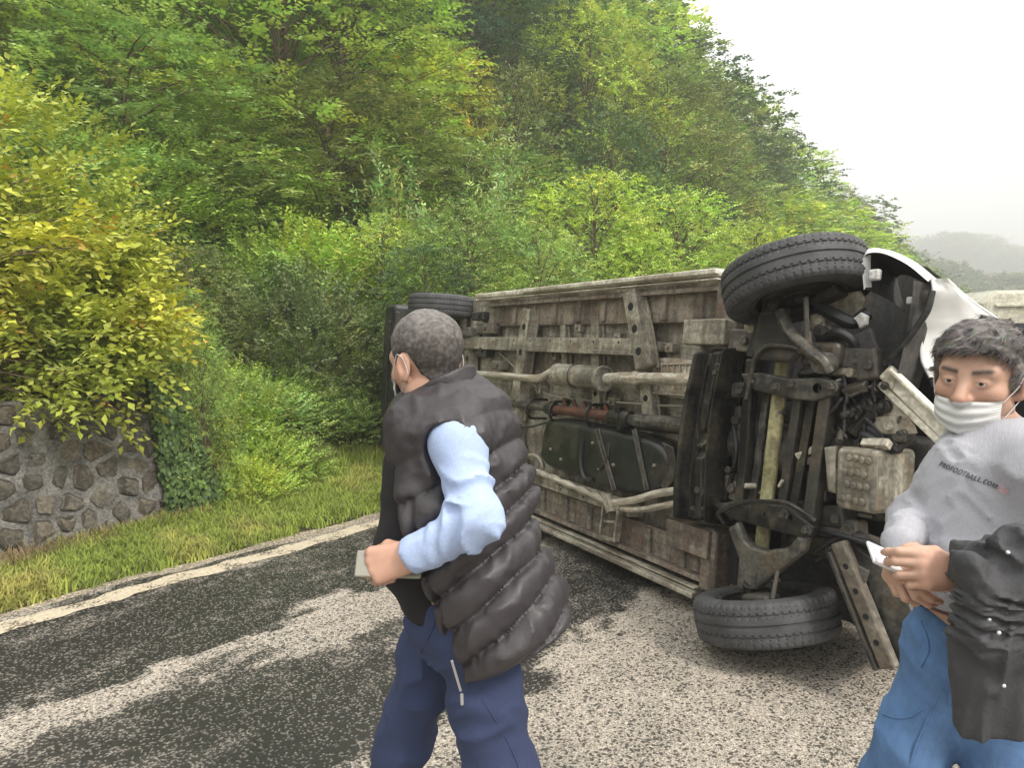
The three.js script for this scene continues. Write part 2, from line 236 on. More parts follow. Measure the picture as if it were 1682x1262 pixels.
// ---- rubble retaining wall, every stone of its face a piece of its own
const WALL = { s0: 5.72, t0: -1.2, t1: 2.78, h: 1.12, lean: 0.26 };
{
  const wall = thing('retaining_wall', 'grey rubble stone retaining wall with raised mortar joints beside the road', 'stone wall');
  const face = (t, y, out) => st(WALL.s0 - 0.2 + (t - 1.5) * 0.17 + WALL.lean * y / WALL.h - out, t, y);
  const mort = tex(512, (u, v) => { const n = fbm(u * 10, v * 10, 3, 5, 10), m = noise3(u * 90, v * 90, 1, 90); const k = 0.25 + 0.32 * n + 0.16 * (m - 0.5); return [k * 1.0, k * 0.98, k * 0.94]; });
  const rock = tex(512, (u, v) => { const n = fbm(u * 6, v * 6, 3, 5, 6), m = noise3(u * 70, v * 70, 1, 70), q = fbm(u * 3, v * 3, 9, 3, 3); const k = 0.62 + 0.5 * (n - 0.5) + 0.25 * (m - 0.5); return [k * lerp(0.94, 1.04, q), k * 0.96, k * lerp(0.92, 0.86, q)]; });
  const mortar = new THREE.MeshStandardMaterial({ map: mort, bumpMap: mort, bumpScale: 0.02, roughness: 1 });
  // core with a rough mortar face
  const P = [], I = [], nt = 150, ny = 48; const T0 = WALL.t0, T1 = WALL.t1;
  for (let j = 0; j <= ny; j++) for (let i = 0; i <= nt; i++) { const t = lerp(T0, T1, i / nt), y = lerp(-0.15, WALL.h, j / ny), p = face(t, y, (fbm(t * 6, y * 6, 4, 4) - 0.5) * 0.06); P.push(p.x, p.y, p.z); }
  for (let j = 0; j < ny; j++) for (let i = 0; i < nt; i++) { const a = j * (nt + 1) + i, b = a + nt + 1; I.push(a, b, a + 1, a + 1, b, b + 1); }
  const fg = new THREE.BufferGeometry(); fg.setAttribute('position', new THREE.BufferAttribute(new Float32Array(P), 3)); fg.setIndex(I); fg.computeVertexNormals();
  const c = [[T0, -0.15], [T1, -0.15]].map(([t]) => t);
  const A = face(T1, -0.15, 0.0), B = face(T1, WALL.h, 0), Cc = st(WALL.s0 + 0.75, T1, WALL.h), D = st(WALL.s0 + 0.75, T1, -0.15), A0 = face(T0, -0.15, 0), B0 = face(T0, WALL.h, 0), C0 = st(WALL.s0 + 0.75, T0, WALL.h), D0 = st(WALL.s0 + 0.75, T0, -0.15);
  const sol = new THREE.BufferGeometry().setFromPoints([A, B, Cc, A, Cc, D, B, B0, C0, B, C0, Cc, A0, C0, B0, A0, D0, C0, D, Cc, C0, D, C0, D0]); sol.computeVertexNormals();
  mesh('core', [boxUV(fg.toNonIndexed()), boxUV(sol)], mortar, wall);
  // stones: jittered seeds, each cell's polygon found by clipping, then pulled in for the joint
  const r = rng(11), seeds = [], cs = 0.17;
  for (let y = -0.1, row = 0; y < WALL.h + 0.1; y += cs * 0.95, row++) for (let t = T0 - 0.1; t < T1 + 0.1; t += cs * 1.18) seeds.push([t + (row % 2) * cs * 0.6 + (r() - 0.5) * cs * 0.75, y + (r() - 0.5) * cs * 0.65]);
  const mats = [[0.30, 0.29, 0.27], [0.345, 0.33, 0.305], [0.27, 0.265, 0.255], [0.32, 0.295, 0.265], [0.25, 0.24, 0.225]].map((k) => new THREE.MeshStandardMaterial({ map: rock, bumpMap: rock, bumpScale: 0.012, color: lin(...k), roughness: 0.95 }));
  let n = 0;
  seeds.forEach(([sx, sy], si) => {
    let poly = [[sx - 0.3, sy - 0.3], [sx + 0.3, sy - 0.3], [sx + 0.3, sy + 0.3], [sx - 0.3, sy + 0.3]];
    const clip = (nx, ny2, d) => { const out = []; poly.forEach((p, i) => { const q = poly[(i + 1) % poly.length], dp = p[0] * nx + p[1] * ny2 - d, dq = q[0] * nx + q[1] * ny2 - d; if (dp <= 0) out.push(p); if (dp * dq < 0) { const k = dp / (dp - dq); out.push([p[0] + (q[0] - p[0]) * k, p[1] + (q[1] - p[1]) * k]); } }); poly = out; };
    const joint = 0.014 + 0.016 * r();
    seeds.forEach(([qx, qy], qi) => { if (qi === si) return; const dx = qx - sx, dy = qy - sy, L = Math.hypot(dx, dy); if (L < 0.6) clip(dx / L, dy / L, (dx * (qx + sx) + dy * (qy + sy)) / 2 / L - joint); });
    clip(1, 0, T1 - 0.01); clip(-1, 0, -T0); clip(0, 1, WALL.h - 0.02); clip(0, -1, 0.03);
    if (poly.length < 3) return;
    let area = 0; poly.forEach((p, i) => { const q = poly[(i + 1) % poly.length]; area += p[0] * q[1] - q[0] * p[1]; }); if (Math.abs(area) < 0.008) return;
    const round = []; poly.forEach((p, i) => { const q = poly[(i + 1) % poly.length]; for (const f of [0.15, 0.5, 0.85]) round.push([lerp(p[0], q[0], f) + (r() - 0.5) * 0.010, lerp(p[1], q[1], f) + (r() - 0.5) * 0.010]); });
    const cx = round.reduce((a, p) => a + p[0], 0) / round.length, cy = round.reduce((a, p) => a + p[1], 0) / round.length, bulge = 0.004 + 0.022 * r(), tx = (r() - 0.5) * 0.25, ty = (r() - 0.5) * 0.25, m = round.length, pos = [];
    const ring = (f, out) => round.map(([x, y]) => { const X = cx + (x - cx) * f, Y = cy + (y - cy) * f; return face(X, Y, out + (out > 0 ? (X - cx) * tx + (Y - cy) * ty + (fbm(X * 22, Y * 22, si, 2) - 0.5) * 0.016 : 0)); });
    const R = [ring(1, -0.02), ring(0.98, bulge * 0.55), ring(0.84, bulge), ring(0.45, bulge * 1.25)], cen = face(cx, cy, bulge * 1.3);
    for (let k = 0; k < 3; k++) for (let i = 0; i < m; i++) { const a = R[k][i], b = R[k][(i + 1) % m], c2 = R[k + 1][i], d = R[k + 1][(i + 1) % m]; pos.push(a, b, c2, b, d, c2); }
    for (let i = 0; i < m; i++) pos.push(R[3][i], R[3][(i + 1) % m], cen);
    const g0 = new THREE.BufferGeometry().setFromPoints(area > 0 ? pos.flatMap((_, i) => i % 3 ? [] : [pos[i], pos[i + 2], pos[i + 1]]) : pos), g = mergeVertices(g0, 1e-4); g.computeVertexNormals(); const q = toCreasedNormals(g, 0.9);
    mesh('stone', boxUV(q), mats[Math.floor(r() * mats.length)], wall); n++;
  });
  console.log('stones', n);
}
// ---------------------------------------------------------------- plants
class Leaves {
  constructor() { this.P = []; this.C = []; }
  leaf(p, d, n, len, wid, c) {                                        // two triangles folded along the midrib
    const sx = d.y * n.z - d.z * n.y, sy = d.z * n.x - d.x * n.z, sz = d.x * n.y - d.y * n.x, m = 0.45 * len, f = 0.18 * wid;
    const ax = p.x + d.x * m + sx * wid + n.x * f, ay = p.y + d.y * m + sy * wid + n.y * f, az = p.z + d.z * m + sz * wid + n.z * f;
    const bx = p.x + d.x * m - sx * wid + n.x * f, by = p.y + d.y * m - sy * wid + n.y * f, bz = p.z + d.z * m - sz * wid + n.z * f;
    const tx = p.x + d.x * len - n.x * f, ty = p.y + d.y * len - n.y * f, tz = p.z + d.z * len - n.z * f;
    this.P.push(p.x, p.y, p.z, ax, ay, az, tx, ty, tz, p.x, p.y, p.z, tx, ty, tz, bx, by, bz);
    for (let i = 0; i < 6; i++) this.C.push(c[0], c[1], c[2]);
  }
  geo() { const g = new THREE.BufferGeometry(); g.setAttribute('position', new THREE.BufferAttribute(new Float32Array(this.P), 3)); g.setAttribute('color', new THREE.BufferAttribute(new Float32Array(this.C), 3)); g.computeVertexNormals(); return g; }
}
const norm = (v) => v.normalize();
function tint(r, yellow = 0.05) { const k = 0.65 + 0.75 * r(); return r() < yellow ? [1.5 * k, 1.15 * k, 0.8 * k] : [k * (0.88 + 0.3 * r()), k, k * (0.7 + 0.5 * r())]; }
// a leafy twig: leaves left and right of it in one plane, tips drooping
function twig(L, r, o, dir, len, n, leafLen, { flat = 0.75, droop = 0.25, yellow = 0.05, c = null, wid = 0.3 } = {}) {
  const d = dir.clone(), p = o.clone(), step = len / n, up = norm(V3((r() - 0.5) * (1 - flat) * 2, 1, (r() - 0.5) * (1 - flat) * 2)), tw = c || tint(r, yellow);
  for (let i = 0; i < n; i++) {
    d.y -= droop * step * 1.6; d.normalize(); p.addScaledVector(d, step);
    const side = norm(V3().crossVectors(d, up));
    for (const s of i === n - 1 ? [0] : i % 2 ? [1] : [-1]) {
      const ld = norm(d.clone().multiplyScalar(0.55).addScaledVector(side, s).add(V3((r() - 0.5) * 0.5, (r() - 0.6) * 0.5, (r() - 0.5) * 0.5)));
      const nn = norm(up.clone().add(V3((r() - 0.5) * 0.9, 0, (r() - 0.5) * 0.9)).addScaledVector(ld, -ld.dot(up)));
      const k = 0.8 + 0.4 * r(), ll = leafLen * (0.7 + 0.5 * r());
      L.leaf(p, ld, nn, ll, ll * wid, [tw[0] * k, tw[1] * k, tw[2] * k]);
    }
  }
}
const SUB = [];
// broad tree with layered branches; height 1 unit = metres
function treeProto(seed, H, R, { twigs = 1000, leaves = 17, leaf = 0.125, base = 0.03, yellow = 0.04, lump = 0.45, droop = 0.2 } = {}) {
  const r = rng(seed), L = new Leaves(), wood = [];
  wood.push(tube([[0, -0.6, 0], [0.06 * R * (r() - 0.5), H * 0.3, 0.06 * R], [0.1 * R * (r() - 0.5), H * 0.62, -0.04 * R], [0.1 * (r() - 0.5), H * 0.9, 0]], (t) => H * 0.02 * (1 - 0.85 * t) + 0.008, 14, 7));
  const per = 16, nb = Math.round(twigs / per);
  for (let b = 0; b < nb; b++) {
    const f = base + (1 - base) * Math.pow((b + 0.5) / nb, 0.8), y = H * f, az = b * 2.4 + r() * 0.9;
    const prof = Math.sqrt(clamp(1 - ((f - 0.36) / 0.66) ** 2, 0.02, 1)), rad = R * prof * (0.62 + lump * r());
    const dx = Math.cos(az), dz = Math.sin(az), rise = (0.2 + 0.5 * f) * rad, tip = V3(dx * rad, y + rise * 0.25, dz * rad), root = V3(0, Math.max(0, y - rise * 0.6), 0), mid = root.clone().lerp(tip, 0.5).add(V3(0, rise * 0.2, 0));
    wood.push(tube([root, mid, tip], (t) => 0.03 * (1 - 0.8 * t) * (0.5 + rad / R), 5, 4));
    const bt = tint(r, yellow);
    for (let k = 0; k < per; k++) {
      const q = 0.35 + 0.65 * Math.sqrt((k + r()) / per), o = q < 0.5 ? root.clone().lerp(mid, q * 2) : mid.clone().lerp(tip, q * 2 - 1), sd = (r() - 0.5) * 2.6;
      const dir = norm(V3(dx + -dz * sd, 0.22 + 0.6 * (r() - 0.3), dz + dx * sd)), kk = 0.75 + 0.5 * r();
      o.y += (r() - 0.4) * 0.3;
      twig(L, r, o, dir, (0.34 + 0.4 * r()) * Math.sqrt(R / 2), leaves, leaf, { yellow, droop, flat: 0.6, c: r() < 0.7 ? [bt[0] * kk, bt[1] * kk, bt[2] * kk] : null });
    }
  }
  return { foliage: L.geo(), wood: merge(wood), H, R };
}
// rounded broadleaf crown: flattened leaf clumps over an uneven dome, carried by limbs
function roundProto(seed, H, R, { clumps = 150, twigs = 19, per = 8, leaf = 0.115, yellow = 0.04, low = 0.06, flatK = 0.5, size = 0.5 } = {}) {
  const r = rng(seed), L = new Leaves(), wood = [];
  wood.push(tube([[0, -0.8, 0], [0.05 * R, H * 0.25, 0.04 * R], [-0.06 * R, H * 0.55, 0.03], [0.05, H * 0.86, 0]], (t) => H * 0.02 * (1 - 0.85 * t) + 0.008, 14, 7));
  for (let i = 0; i < clumps; i++) {
    const u = (i + 0.5) / clumps, f = low + (1 - low) * u, az = i * 2.39996 + 0.5 * r(), prof = Math.sqrt(clamp(1 - ((f - 0.40) / 0.62) ** 2, 0.03, 1)), lump = 0.62 + 0.75 * fbm(Math.cos(az) * 1.7 + seed, f * 3.2, Math.sin(az) * 1.7, 3), q = i % 4 === 0 ? 0.45 + 0.3 * r() : 0.85 + 0.2 * r();
    const c = V3(Math.cos(az) * R * prof * lump * q, H * f * (0.94 + 0.12 * lump * 0.5), Math.sin(az) * R * prof * lump * q);
    if (i % 2 === 0) wood.push(tube([[0, Math.max(0, c.y - R * prof * 0.55), 0], [c.x * 0.5, c.y - R * prof * 0.16, c.z * 0.5], c], (t) => 0.03 * (1 - 0.8 * t), 5, 4));
    const tw = tint(r, yellow), cs = size * (0.7 + 0.6 * r());
    for (let k = 0; k < twigs; k++) {
      const a = r() * 6.283, d = Math.sqrt(r()) * cs, o = c.clone().add(V3(Math.cos(a) * d, (r() - 0.5) * cs * flatK * 1.3 - d * 0.12, Math.sin(a) * d));
      const dir = norm(V3(Math.cos(a) * 0.8 + c.x / R * 0.7, 0.25 + 0.5 * (r() - 0.4), Math.sin(a) * 0.8 + c.z / R * 0.7).add(V3(r() - 0.5, 0, r() - 0.5))), kk = 0.75 + 0.5 * r();
      twig(L, r, o, dir, 0.2 + 0.26 * r(), per, leaf, { flat: 0.6, droop: 0.45, c: r() < 0.85 ? [tw[0] * kk, tw[1] * kk, tw[2] * kk] : null, yellow });
    }
  }
  return { foliage: L.geo(), wood: merge(wood), H, R };
}
// shrub of many upright shoots
function shootProto(seed, H, R, { shoots = 130, leaf = 0.10, per = 34, arch = 0.5, yellow = 0.08, wid = 0.27 } = {}) {
  const r = rng(seed), L = new Leaves(), wood = [];
  for (let i = 0; i < shoots; i++) {
    const q = Math.sqrt((i + 0.5) / shoots), az = i * 2.4 + r(), h = H * (1 - 0.55 * q * q) * (0.72 + 0.4 * r()), x = Math.cos(az), z = Math.sin(az), rr = R * q;
    const pts = [V3(x * rr * 0.2, 0, z * rr * 0.2), V3(x * rr * 0.55, h * 0.45, z * rr * 0.55), V3(x * rr * 0.9 + (r() - 0.5) * 0.2, h * 0.85, z * rr * 0.9 + (r() - 0.5) * 0.2), V3(x * rr * (0.95 + arch * 0.25), h * (1 - 0.06 * arch), z * rr * (0.95 + arch * 0.25))];
    const cu = new THREE.CatmullRomCurve3(pts); wood.push(tube(pts, (t) => 0.011 * (1 - 0.8 * t), 6, 3));
    const c = tint(r, yellow);
    for (let k = 0; k < per; k++) {
      const t = 0.03 + 0.97 * (k + r()) / per, o = cu.getPointAt(Math.min(t, 1)), a = r() * 6.28, out = norm(V3(Math.cos(a), 0.55 + 0.5 * r(), Math.sin(a)));
      twig(L, r, o, out, (0.10 + 0.16 * r()) * (1.25 - t * 0.7), 4, leaf, { flat: 0.35, c: [c[0] * (0.8 + 0.4 * r()), c[1] * (0.8 + 0.4 * r()), c[2]], wid });
    }
  }
  return { foliage: L.geo(), wood: merge(wood), H, R };
}
// rounded bush: clumps of small twigs over an uneven dome
function bushProto(seed, H, R, { clumps = 90, leaf = 0.085, twigs = 17, per = 8, yellow = 0.06, hollow = 0.45 } = {}) {
  const r = rng(seed), L = new Leaves(), wood = [];
  for (let i = 0; i < clumps; i++) {
    const u = (i + 0.5) / clumps, az = i * 2.39996, el = Math.asin(clamp(u * 1.25 - 0.22, -0.2, 1)), rad = 0.72 + 0.38 * r();
    const c = V3(Math.cos(az) * Math.cos(el) * R * rad, Math.max(0.05, H * 0.42 + Math.sin(el) * H * 0.55 * rad), Math.sin(az) * Math.cos(el) * R * rad);
    wood.push(tube([[c.x * 0.15, 0, c.z * 0.15], [c.x * 0.5, c.y * 0.55, c.z * 0.5], c], (t) => 0.014 * (1 - 0.75 * t), 5, 3));
    const tw = tint(r, yellow);
    for (let k = 0; k < twigs; k++) {
      const o = c.clone().add(V3((r() - 0.5) * R * hollow, (r() - 0.5) * H * 0.26, (r() - 0.5) * R * hollow));
      const dir = norm(V3(o.x, (o.y - H * 0.3) * 0.9 + 0.25, o.z).add(V3(r() - 0.5, r() - 0.4, r() - 0.5).multiplyScalar(1.2)));
      const kk = 0.75 + 0.5 * r(); twig(L, r, o, dir, 0.16 + 0.2 * r(), per, leaf, { flat: 0.5, droop: 0.4, c: r() < 0.8 ? [tw[0] * kk, tw[1] * kk, tw[2] * kk] : null, yellow });
    }
  }
  return { foliage: L.geo(), wood: merge(wood), H, R };
}
const barkTex = tex(256, (u, v) => { const n = fbm(u * 16, v * 4, 2, 4, 4), k = 0.35 + 0.5 * n; return [k, k * 0.93, k * 0.84]; });
const bark = new THREE.MeshStandardMaterial({ map: barkTex, color: lin(0.45, 0.40, 0.34), roughness: 1 });
const leafMat = (r, g, b, tr = 0.42) => new THREE.MeshPhysicalMaterial({ color: lin(r, g, b), vertexColors: true, roughness: 0.82, transmission: tr, thickness: 0, side: THREE.DoubleSide, specularIntensity: 0.6 });
const LM = {
  dark: leafMat(0.109, 0.187, 0.059), deep: leafMat(0.076, 0.143, 0.069), mid: leafMat(0.301, 0.433, 0.110), fresh: leafMat(0.421, 0.584, 0.110), lime: leafMat(0.445, 0.572, 0.100), pale: leafMat(0.373, 0.547, 0.197),
  olive: leafMat(0.239, 0.286, 0.083), brown: leafMat(0.168, 0.229, 0.083), gold: leafMat(0.511, 0.488, 0.067), yellow: leafMat(0.642, 0.649, 0.078), ivy: leafMat(0.094, 0.147, 0.043, 0.15),
};
const PR = {
  tree: [roundProto(1, 6.2, 2.9), roundProto(2, 6.6, 2.6, { flatK: 0.3, size: 0.6 }), roundProto(3, 5.6, 3.0, { clumps: 165, leaf: 0.105 }), roundProto(12, 6.0, 2.8, { flatK: 0.7, size: 0.42, clumps: 190, twigs: 15 })],
  tree_far: [roundProto(41, 6.2, 2.9, { clumps: 105, twigs: 11, per: 6, leaf: 0.21, size: 0.55 }), roundProto(42, 6.5, 2.7, { clumps: 105, twigs: 11, per: 6, leaf: 0.21, flatK: 0.35, size: 0.6 })],
  shoot: [shootProto(4, 3, 1.3), shootProto(5, 2.8, 1.5, { arch: 0.9 })],
  willow: [shootProto(6, 4, 1.5, { shoots: 70, per: 46, leaf: 0.11, wid: 0.17, arch: 0.3 })],
  bush: [bushProto(7, 2, 1.3, {}), bushProto(8, 1.9, 1.4, { clumps: 110, leaf: 0.075 })],
};
function plant(kind, which, mat, name, label, category, group, x, y, z, sx, sy, turn) {
  const p = PR[kind][which % PR[kind].length], o = thing(name, label, category, [x, y, z], group), tree = kind === 'tree';
  const bushy = /bush|shrub|bramble|weed/.test(name); mesh(bushy ? 'stem' : 'trunk', p.wood, bark, o); mesh(bushy ? 'foliage' : 'crown', p.foliage, mat, o);
  o.scale.set(sx, sy, sx); o.rotation.y = turn; return o;
}
const spots = [];
// where a thing shows in the photograph, in words
function whereabouts(x, y, z) {
  const px = 841 + FOCAL * x / -z, py = 548 - FOCAL * (y - EYE) / -z;
  const side = px < 170 ? 'above the yellow tree' : px < 330 ? 'right of the yellow tree' : px < 480 ? 'above the dome bush' : px < 620 ? 'left of the van rear' : px < 760 ? 'over the waistcoat man' : px < 920 ? 'above the van rear half' : px < 1080 ? 'above the van middle' : px < 1200 ? 'left of the raised tyre' : px < 1330 ? 'above the raised tyre' : 'right of the raised tyre';
  return (py < 60 ? 'at the photo top edge ' : py < 190 ? 'high on the slope ' : py < 320 ? 'mid slope ' : py < 450 ? 'low on the slope ' : 'at the slope foot ') + side;
}
// plants one can point to: pixel of the middle, pixel row of the top, width in pixels, distance
function named(kind, which, mat, px, top, width, depth, name, label, category, sink = 0.3) {
  const x = (px - 841) / FOCAL * depth, z = -depth, [s, t] = toST(x, z), g = groundH(s, t) - sink, h = EYE + (548 - top) / FOCAL * depth - g; if (kind === 'bush' && h > 1.15 * width / FOCAL * depth) { kind = 'tree'; which = (which + Math.round(px)) % 4; } const p = PR[kind][which];
  spots.push([s, t, width / FOCAL * depth / 2]);
  return plant(kind, which, LM[mat], name, label, category, null, x, g, z, width / FOCAL * depth / 2 / p.R, Math.max(0.3, h / p.H), px * 0.37 % 6.28);
}
named('bush', 1, 'brown', 492, 478, 270, 9.4, 'bush', 'dome shaped dull olive bush left of the overturned van', 'bush');
named('bush', 0, 'fresh', 505, 392, 270, 11.2, 'bush', 'fresh green leafy bush rising just behind the dull olive dome bush', 'bush');
named('bush', 0, 'olive', 318, 410, 190, 8.6, 'bush', 'olive bush with yellowing leaves right behind the ivy covered wall end', 'bush');
named('tree', 2, 'fresh', 390, 205, 380, 13.2, 'tree', 'bright green spreading tree above the fresh green bush', 'tree', 1.2);
named('shoot', 0, 'pale', 655, 235, 190, 12.2, 'shrub', 'yellow green shrub of tall upright shoots left of the pale willow shrub', 'shrub');
named('willow', 0, 'pale', 812, 190, 230, 13, 'willow_shrub', 'pale narrow leaved willow shrub standing up in the middle of the slope', 'shrub');
named('bush', 1, 'lime', 630, 365, 220, 10.6, 'bush', 'yellow green bush behind the far rear wheel of the van', 'bush');
named('bush', 0, 'mid', 770, 345, 270, 10.4, 'bush', 'mid green bush above the rear half of the van sill', 'bush');
named('bush', 0, 'lime', 975, 295, 250, 11.6, 'shrub', 'lime green shrub above the middle of the van sill', 'shrub');
named('bush', 1, 'fresh', 1110, 325, 250, 12.4, 'shrub', 'fresh green shrub behind the raised front wheel of the van', 'shrub');
named('bush', 0, 'lime', 1235, 372, 210, 14.5, 'bush', 'low yellow green bush above the raised front tyre', 'bush');
named('bush', 1, 'mid', 885, 380, 230, 9.9, 'bush', 'olive bush close behind the middle of the van', 'bush');
named('bush', 1, 'dark', 700, 405, 170, 9.6, 'bush', 'small dark green bush directly behind the raised rear wheel', 'bush');
named('bush', 0, 'fresh', 1050, 385, 220, 11.2, 'shrub', 'mid green shrub peeping over the front part of the van sill', 'shrub');
named('tree', 1, 'mid', 135, 125, 300, 11.5, 'tree', 'feathery green young tree behind the yellow leaved tree', 'tree', 1.6);
named('shoot', 0, 'mid', 255, 330, 170, 10.5, 'shrub', 'green shrub in the gap right of the yellow leaved tree', 'shrub');
named('tree', 0, 'mid', 330, 15, 400, 17, 'tree', 'large layered green tree high on the slope above the bright spreading tree', 'tree', 1);
named('tree', 2, 'dark', 60, -60, 360, 17.5, 'tree', 'dark green tree in the top left corner of the hillside', 'tree', 1);
named('shoot', 1, 'gold', 560, 165, 160, 16, 'shrub', 'yellowing shrub left of the golden tree on the slope', 'shrub');
named('tree', 0, 'gold', 725, 105, 250, 18, 'tree', 'golden yellow leaved tree in the middle of the hillside', 'tree', 2.2);
named('tree', 1, 'olive', 845, 130, 160, 18.5, 'tree', 'slim olive tree right beside the golden tree', 'tree', 2.2);
named('tree', 1, 'deep', 545, -110, 400, 22, 'tree', 'dark blue green tree at the top edge left of centre', 'tree', 1);
named('tree', 0, 'deep', 770, -80, 330, 24, 'tree', 'deep green tree at the top edge above the golden tree', 'tree', 1);
named('tree', 2, 'lime', 965, 40, 270, 24, 'tree', 'bright lime green tree high on the slope right of centre', 'tree', 1.5);
named('tree', 1, 'olive', 1090, 135, 260, 24.5, 'tree', 'olive yellow tree below the skyline right of the lime green tree', 'tree', 1.5);
named('tree', 0, 'dark', 1000, 195, 210, 19, 'tree', 'dark green tree under the olive yellow tree', 'tree', 2);
named('tree', 2, 'mid', 1160, 215, 200, 27, 'tree', 'mid green tree half way up the slope above the raised front tyre', 'tree', 2);
// the hillside wood: individual trees on a jittered grid, thinning into one mass far along the road
{
  const r = rng(77), kinds = ['dark', 'deep', 'mid', 'mid', 'fresh', 'fresh', 'olive', 'lime'];
  const say = { dark: 'dark green tree', deep: 'deep green tree', mid: 'mid green tree', fresh: 'fresh green tree', olive: 'olive green tree', gold: 'yellowing tree', lime: 'lime green tree' };
  const far = [];
  for (let t = -14; t < 118; t += t < 40 ? 3.1 : 4.2) for (let s = 10.5; s < 34; s += t < 40 ? 3.1 : 4) {
    const S = s + (r() - 0.5) * 2, T = t + (r() - 0.5) * 2, k = r(), k2 = r(), sc = 0.75 + 0.5 * r(), turn = r() * 6.28;
    const p = st(S, T), az = Math.atan2(p.x, -p.z) * 57.3;
    if (p.z > -6 || az < -42 || az > 40) continue;
    if (spots.some(([a, b, w]) => Math.hypot(a - S, b - T) < 0.75 * w)) continue;
    if (T < 16 && S > 24 || T < 30 && S > 29) continue;               // behind others, out of the photo
    const y = groundH(S, T) - 0.3, up = sstep(20, 34, S) * 0.2;
    let m = kinds[Math.floor(k * kinds.length)]; if (T > 45 && m === 'deep') m = 'mid'; if (S > 20 && k2 < 0.2) m = 'dark';
    const sy = sc * (0.98 - up) * (S < 12.5 ? 0.75 : 1), sx = sc * 0.98;
    if (T > 62 || (T > 40 && S > 22)) { far.push([p.x, y, p.z, sx, sy, turn, m]); continue; }
    plant(Math.hypot(p.x, p.z) > 27 ? 'tree_far' : 'tree', Math.floor(k2 * 4), LM[m], 'forest_tree', say[m] + ' ' + whereabouts(p.x, y + 3.4 * sy, p.z), 'tree', say[m] + 's of the hillside wood', p.x, y, p.z, sx, sy, turn);
  }
  // undergrowth closing the gaps between the trunks
  for (let t = -1; t < 17; t += 1.45) for (let s = 7.4; s < 19; s += 1.7) {
    const S = s + (r() - 0.5) * 1.4, T = t + (r() - 0.5) * 1.2, k = r(), k2 = r(), sc = 0.7 + 0.55 * r(), turn = r() * 6.28, p = st(S, T), az = Math.atan2(p.x, -p.z) * 57.3;
    if (p.z > -6.2 || az < -40 || az > 28 || (S < 9.3 && T < 11.5) || (S < 9 && k < 0.5)) continue;
    const kk = k2 < 0.3 ? 'mid' : k2 < 0.6 ? 'fresh' : k2 < 0.75 ? 'lime' : k2 < 0.9 ? 'olive' : 'dark', nm = { mid: 'mid green', fresh: 'fresh green', lime: 'lime green', olive: 'olive', dark: 'dark green' }[kk];
    plant('bush', Math.floor(k * 10), LM[kk], 'undergrowth_bush', nm + ' undergrowth bush ' + whereabouts(p.x, groundH(S, T) + 0.8, p.z), 'bush', nm + ' undergrowth bushes', p.x, groundH(S, T) - 0.35, p.z, sc * (S < 9 ? 0.7 : 1), sc * (S < 9 ? 0.6 : 1), turn);
  }
  // shrubs along the foot of the slope further down the road
  for (let t = 17; t < 60; t += 2.2) { const S = 8.6 + r() * 1.8, p = st(S, t + r()); const k = r(); if (spots.some(([a, b, w]) => Math.hypot(a - S, b - t) < w)) continue; plant('bush', k < 0.5 ? 1 : 0, k < 0.35 ? LM.lime : k < 0.7 ? LM.fresh : LM.mid, 'slope_shrub', (k < 0.35 ? 'lime green' : k < 0.7 ? 'fresh green' : 'mid green') + ' shrub ' + whereabouts(p.x, groundH(S, t) + 1, p.z), 'shrub', 'shrubs along the foot of the slope', p.x, groundH(S, t) - 0.3, p.z, 1.1 + 0.5 * r(), 0.9 + 0.4 * r(), r() * 6); }
  const low = roundProto(31, 6.0, 2.9, { clumps: 75, twigs: 9, per: 5, leaf: 0.34, size: 0.6 });
  SUB.push(low);
  const wood = new THREE.Group(); wood.name = 'far_woodland'; scene.add(wood); tag(wood, 'hazy green woodland far along the hillside', 'woodland', null, 'stuff');
  const M = new THREE.Matrix4(), Q = new THREE.Quaternion(), inst = (list, name, par, col) => {
    const im = new THREE.InstancedMesh(low.foliage, leafMat(0.15, 0.22, 0.066), list.length); im.name = name; im.castShadow = im.receiveShadow = true;
    list.forEach(([x, y, z, sx, sy, turn, m], i) => { im.setMatrixAt(i, M.compose(V3(x, y, z), Q.setFromAxisAngle(V3(0, 1, 0), turn), V3(sx, sy, sx))); const k = 0.75 + 0.5 * rng(i)(); im.setColorAt(i, lin(k * (m === 'olive' ? 1.4 : 0.9), k, k * 0.95)); });
    par.add(im); im.userData.kind = 'stuff'; return im;
  };
  inst(far, 'woodland_trees', wood);
  // distant ridges across the valley
  const ridge = (name, f, az0, az1, d0, d1, nR, seed) => {
    const P = [], I = [], na = 60; for (let j = 0; j <= nR; j++) for (let i = 0; i <= na; i++) { const az = lerp(az0, az1, i / na) / 57.3, d = lerp(d0, d1, j / nR), h = f(az * 57.3) * Math.sin(Math.PI * Math.min(1, j / nR * 0.9 + 0.02)) - 2; P.push(Math.sin(az) * d, h, -Math.cos(az) * d); }
    for (let j = 0; j < nR; j++) for (let i = 0; i < na; i++) { const a = j * (na + 1) + i, b = a + na + 1; I.push(a, a + 1, b, a + 1, b + 1, b); }
    const g = new THREE.BufferGeometry(); g.setAttribute('position', new THREE.BufferAttribute(new Float32Array(P), 3)); g.setIndex(I); g.computeVertexNormals(); boxUV(g);
    const m = struct(name, g, new THREE.MeshStandardMaterial({ color: lin(0.10, 0.14, 0.06), roughness: 1 }));
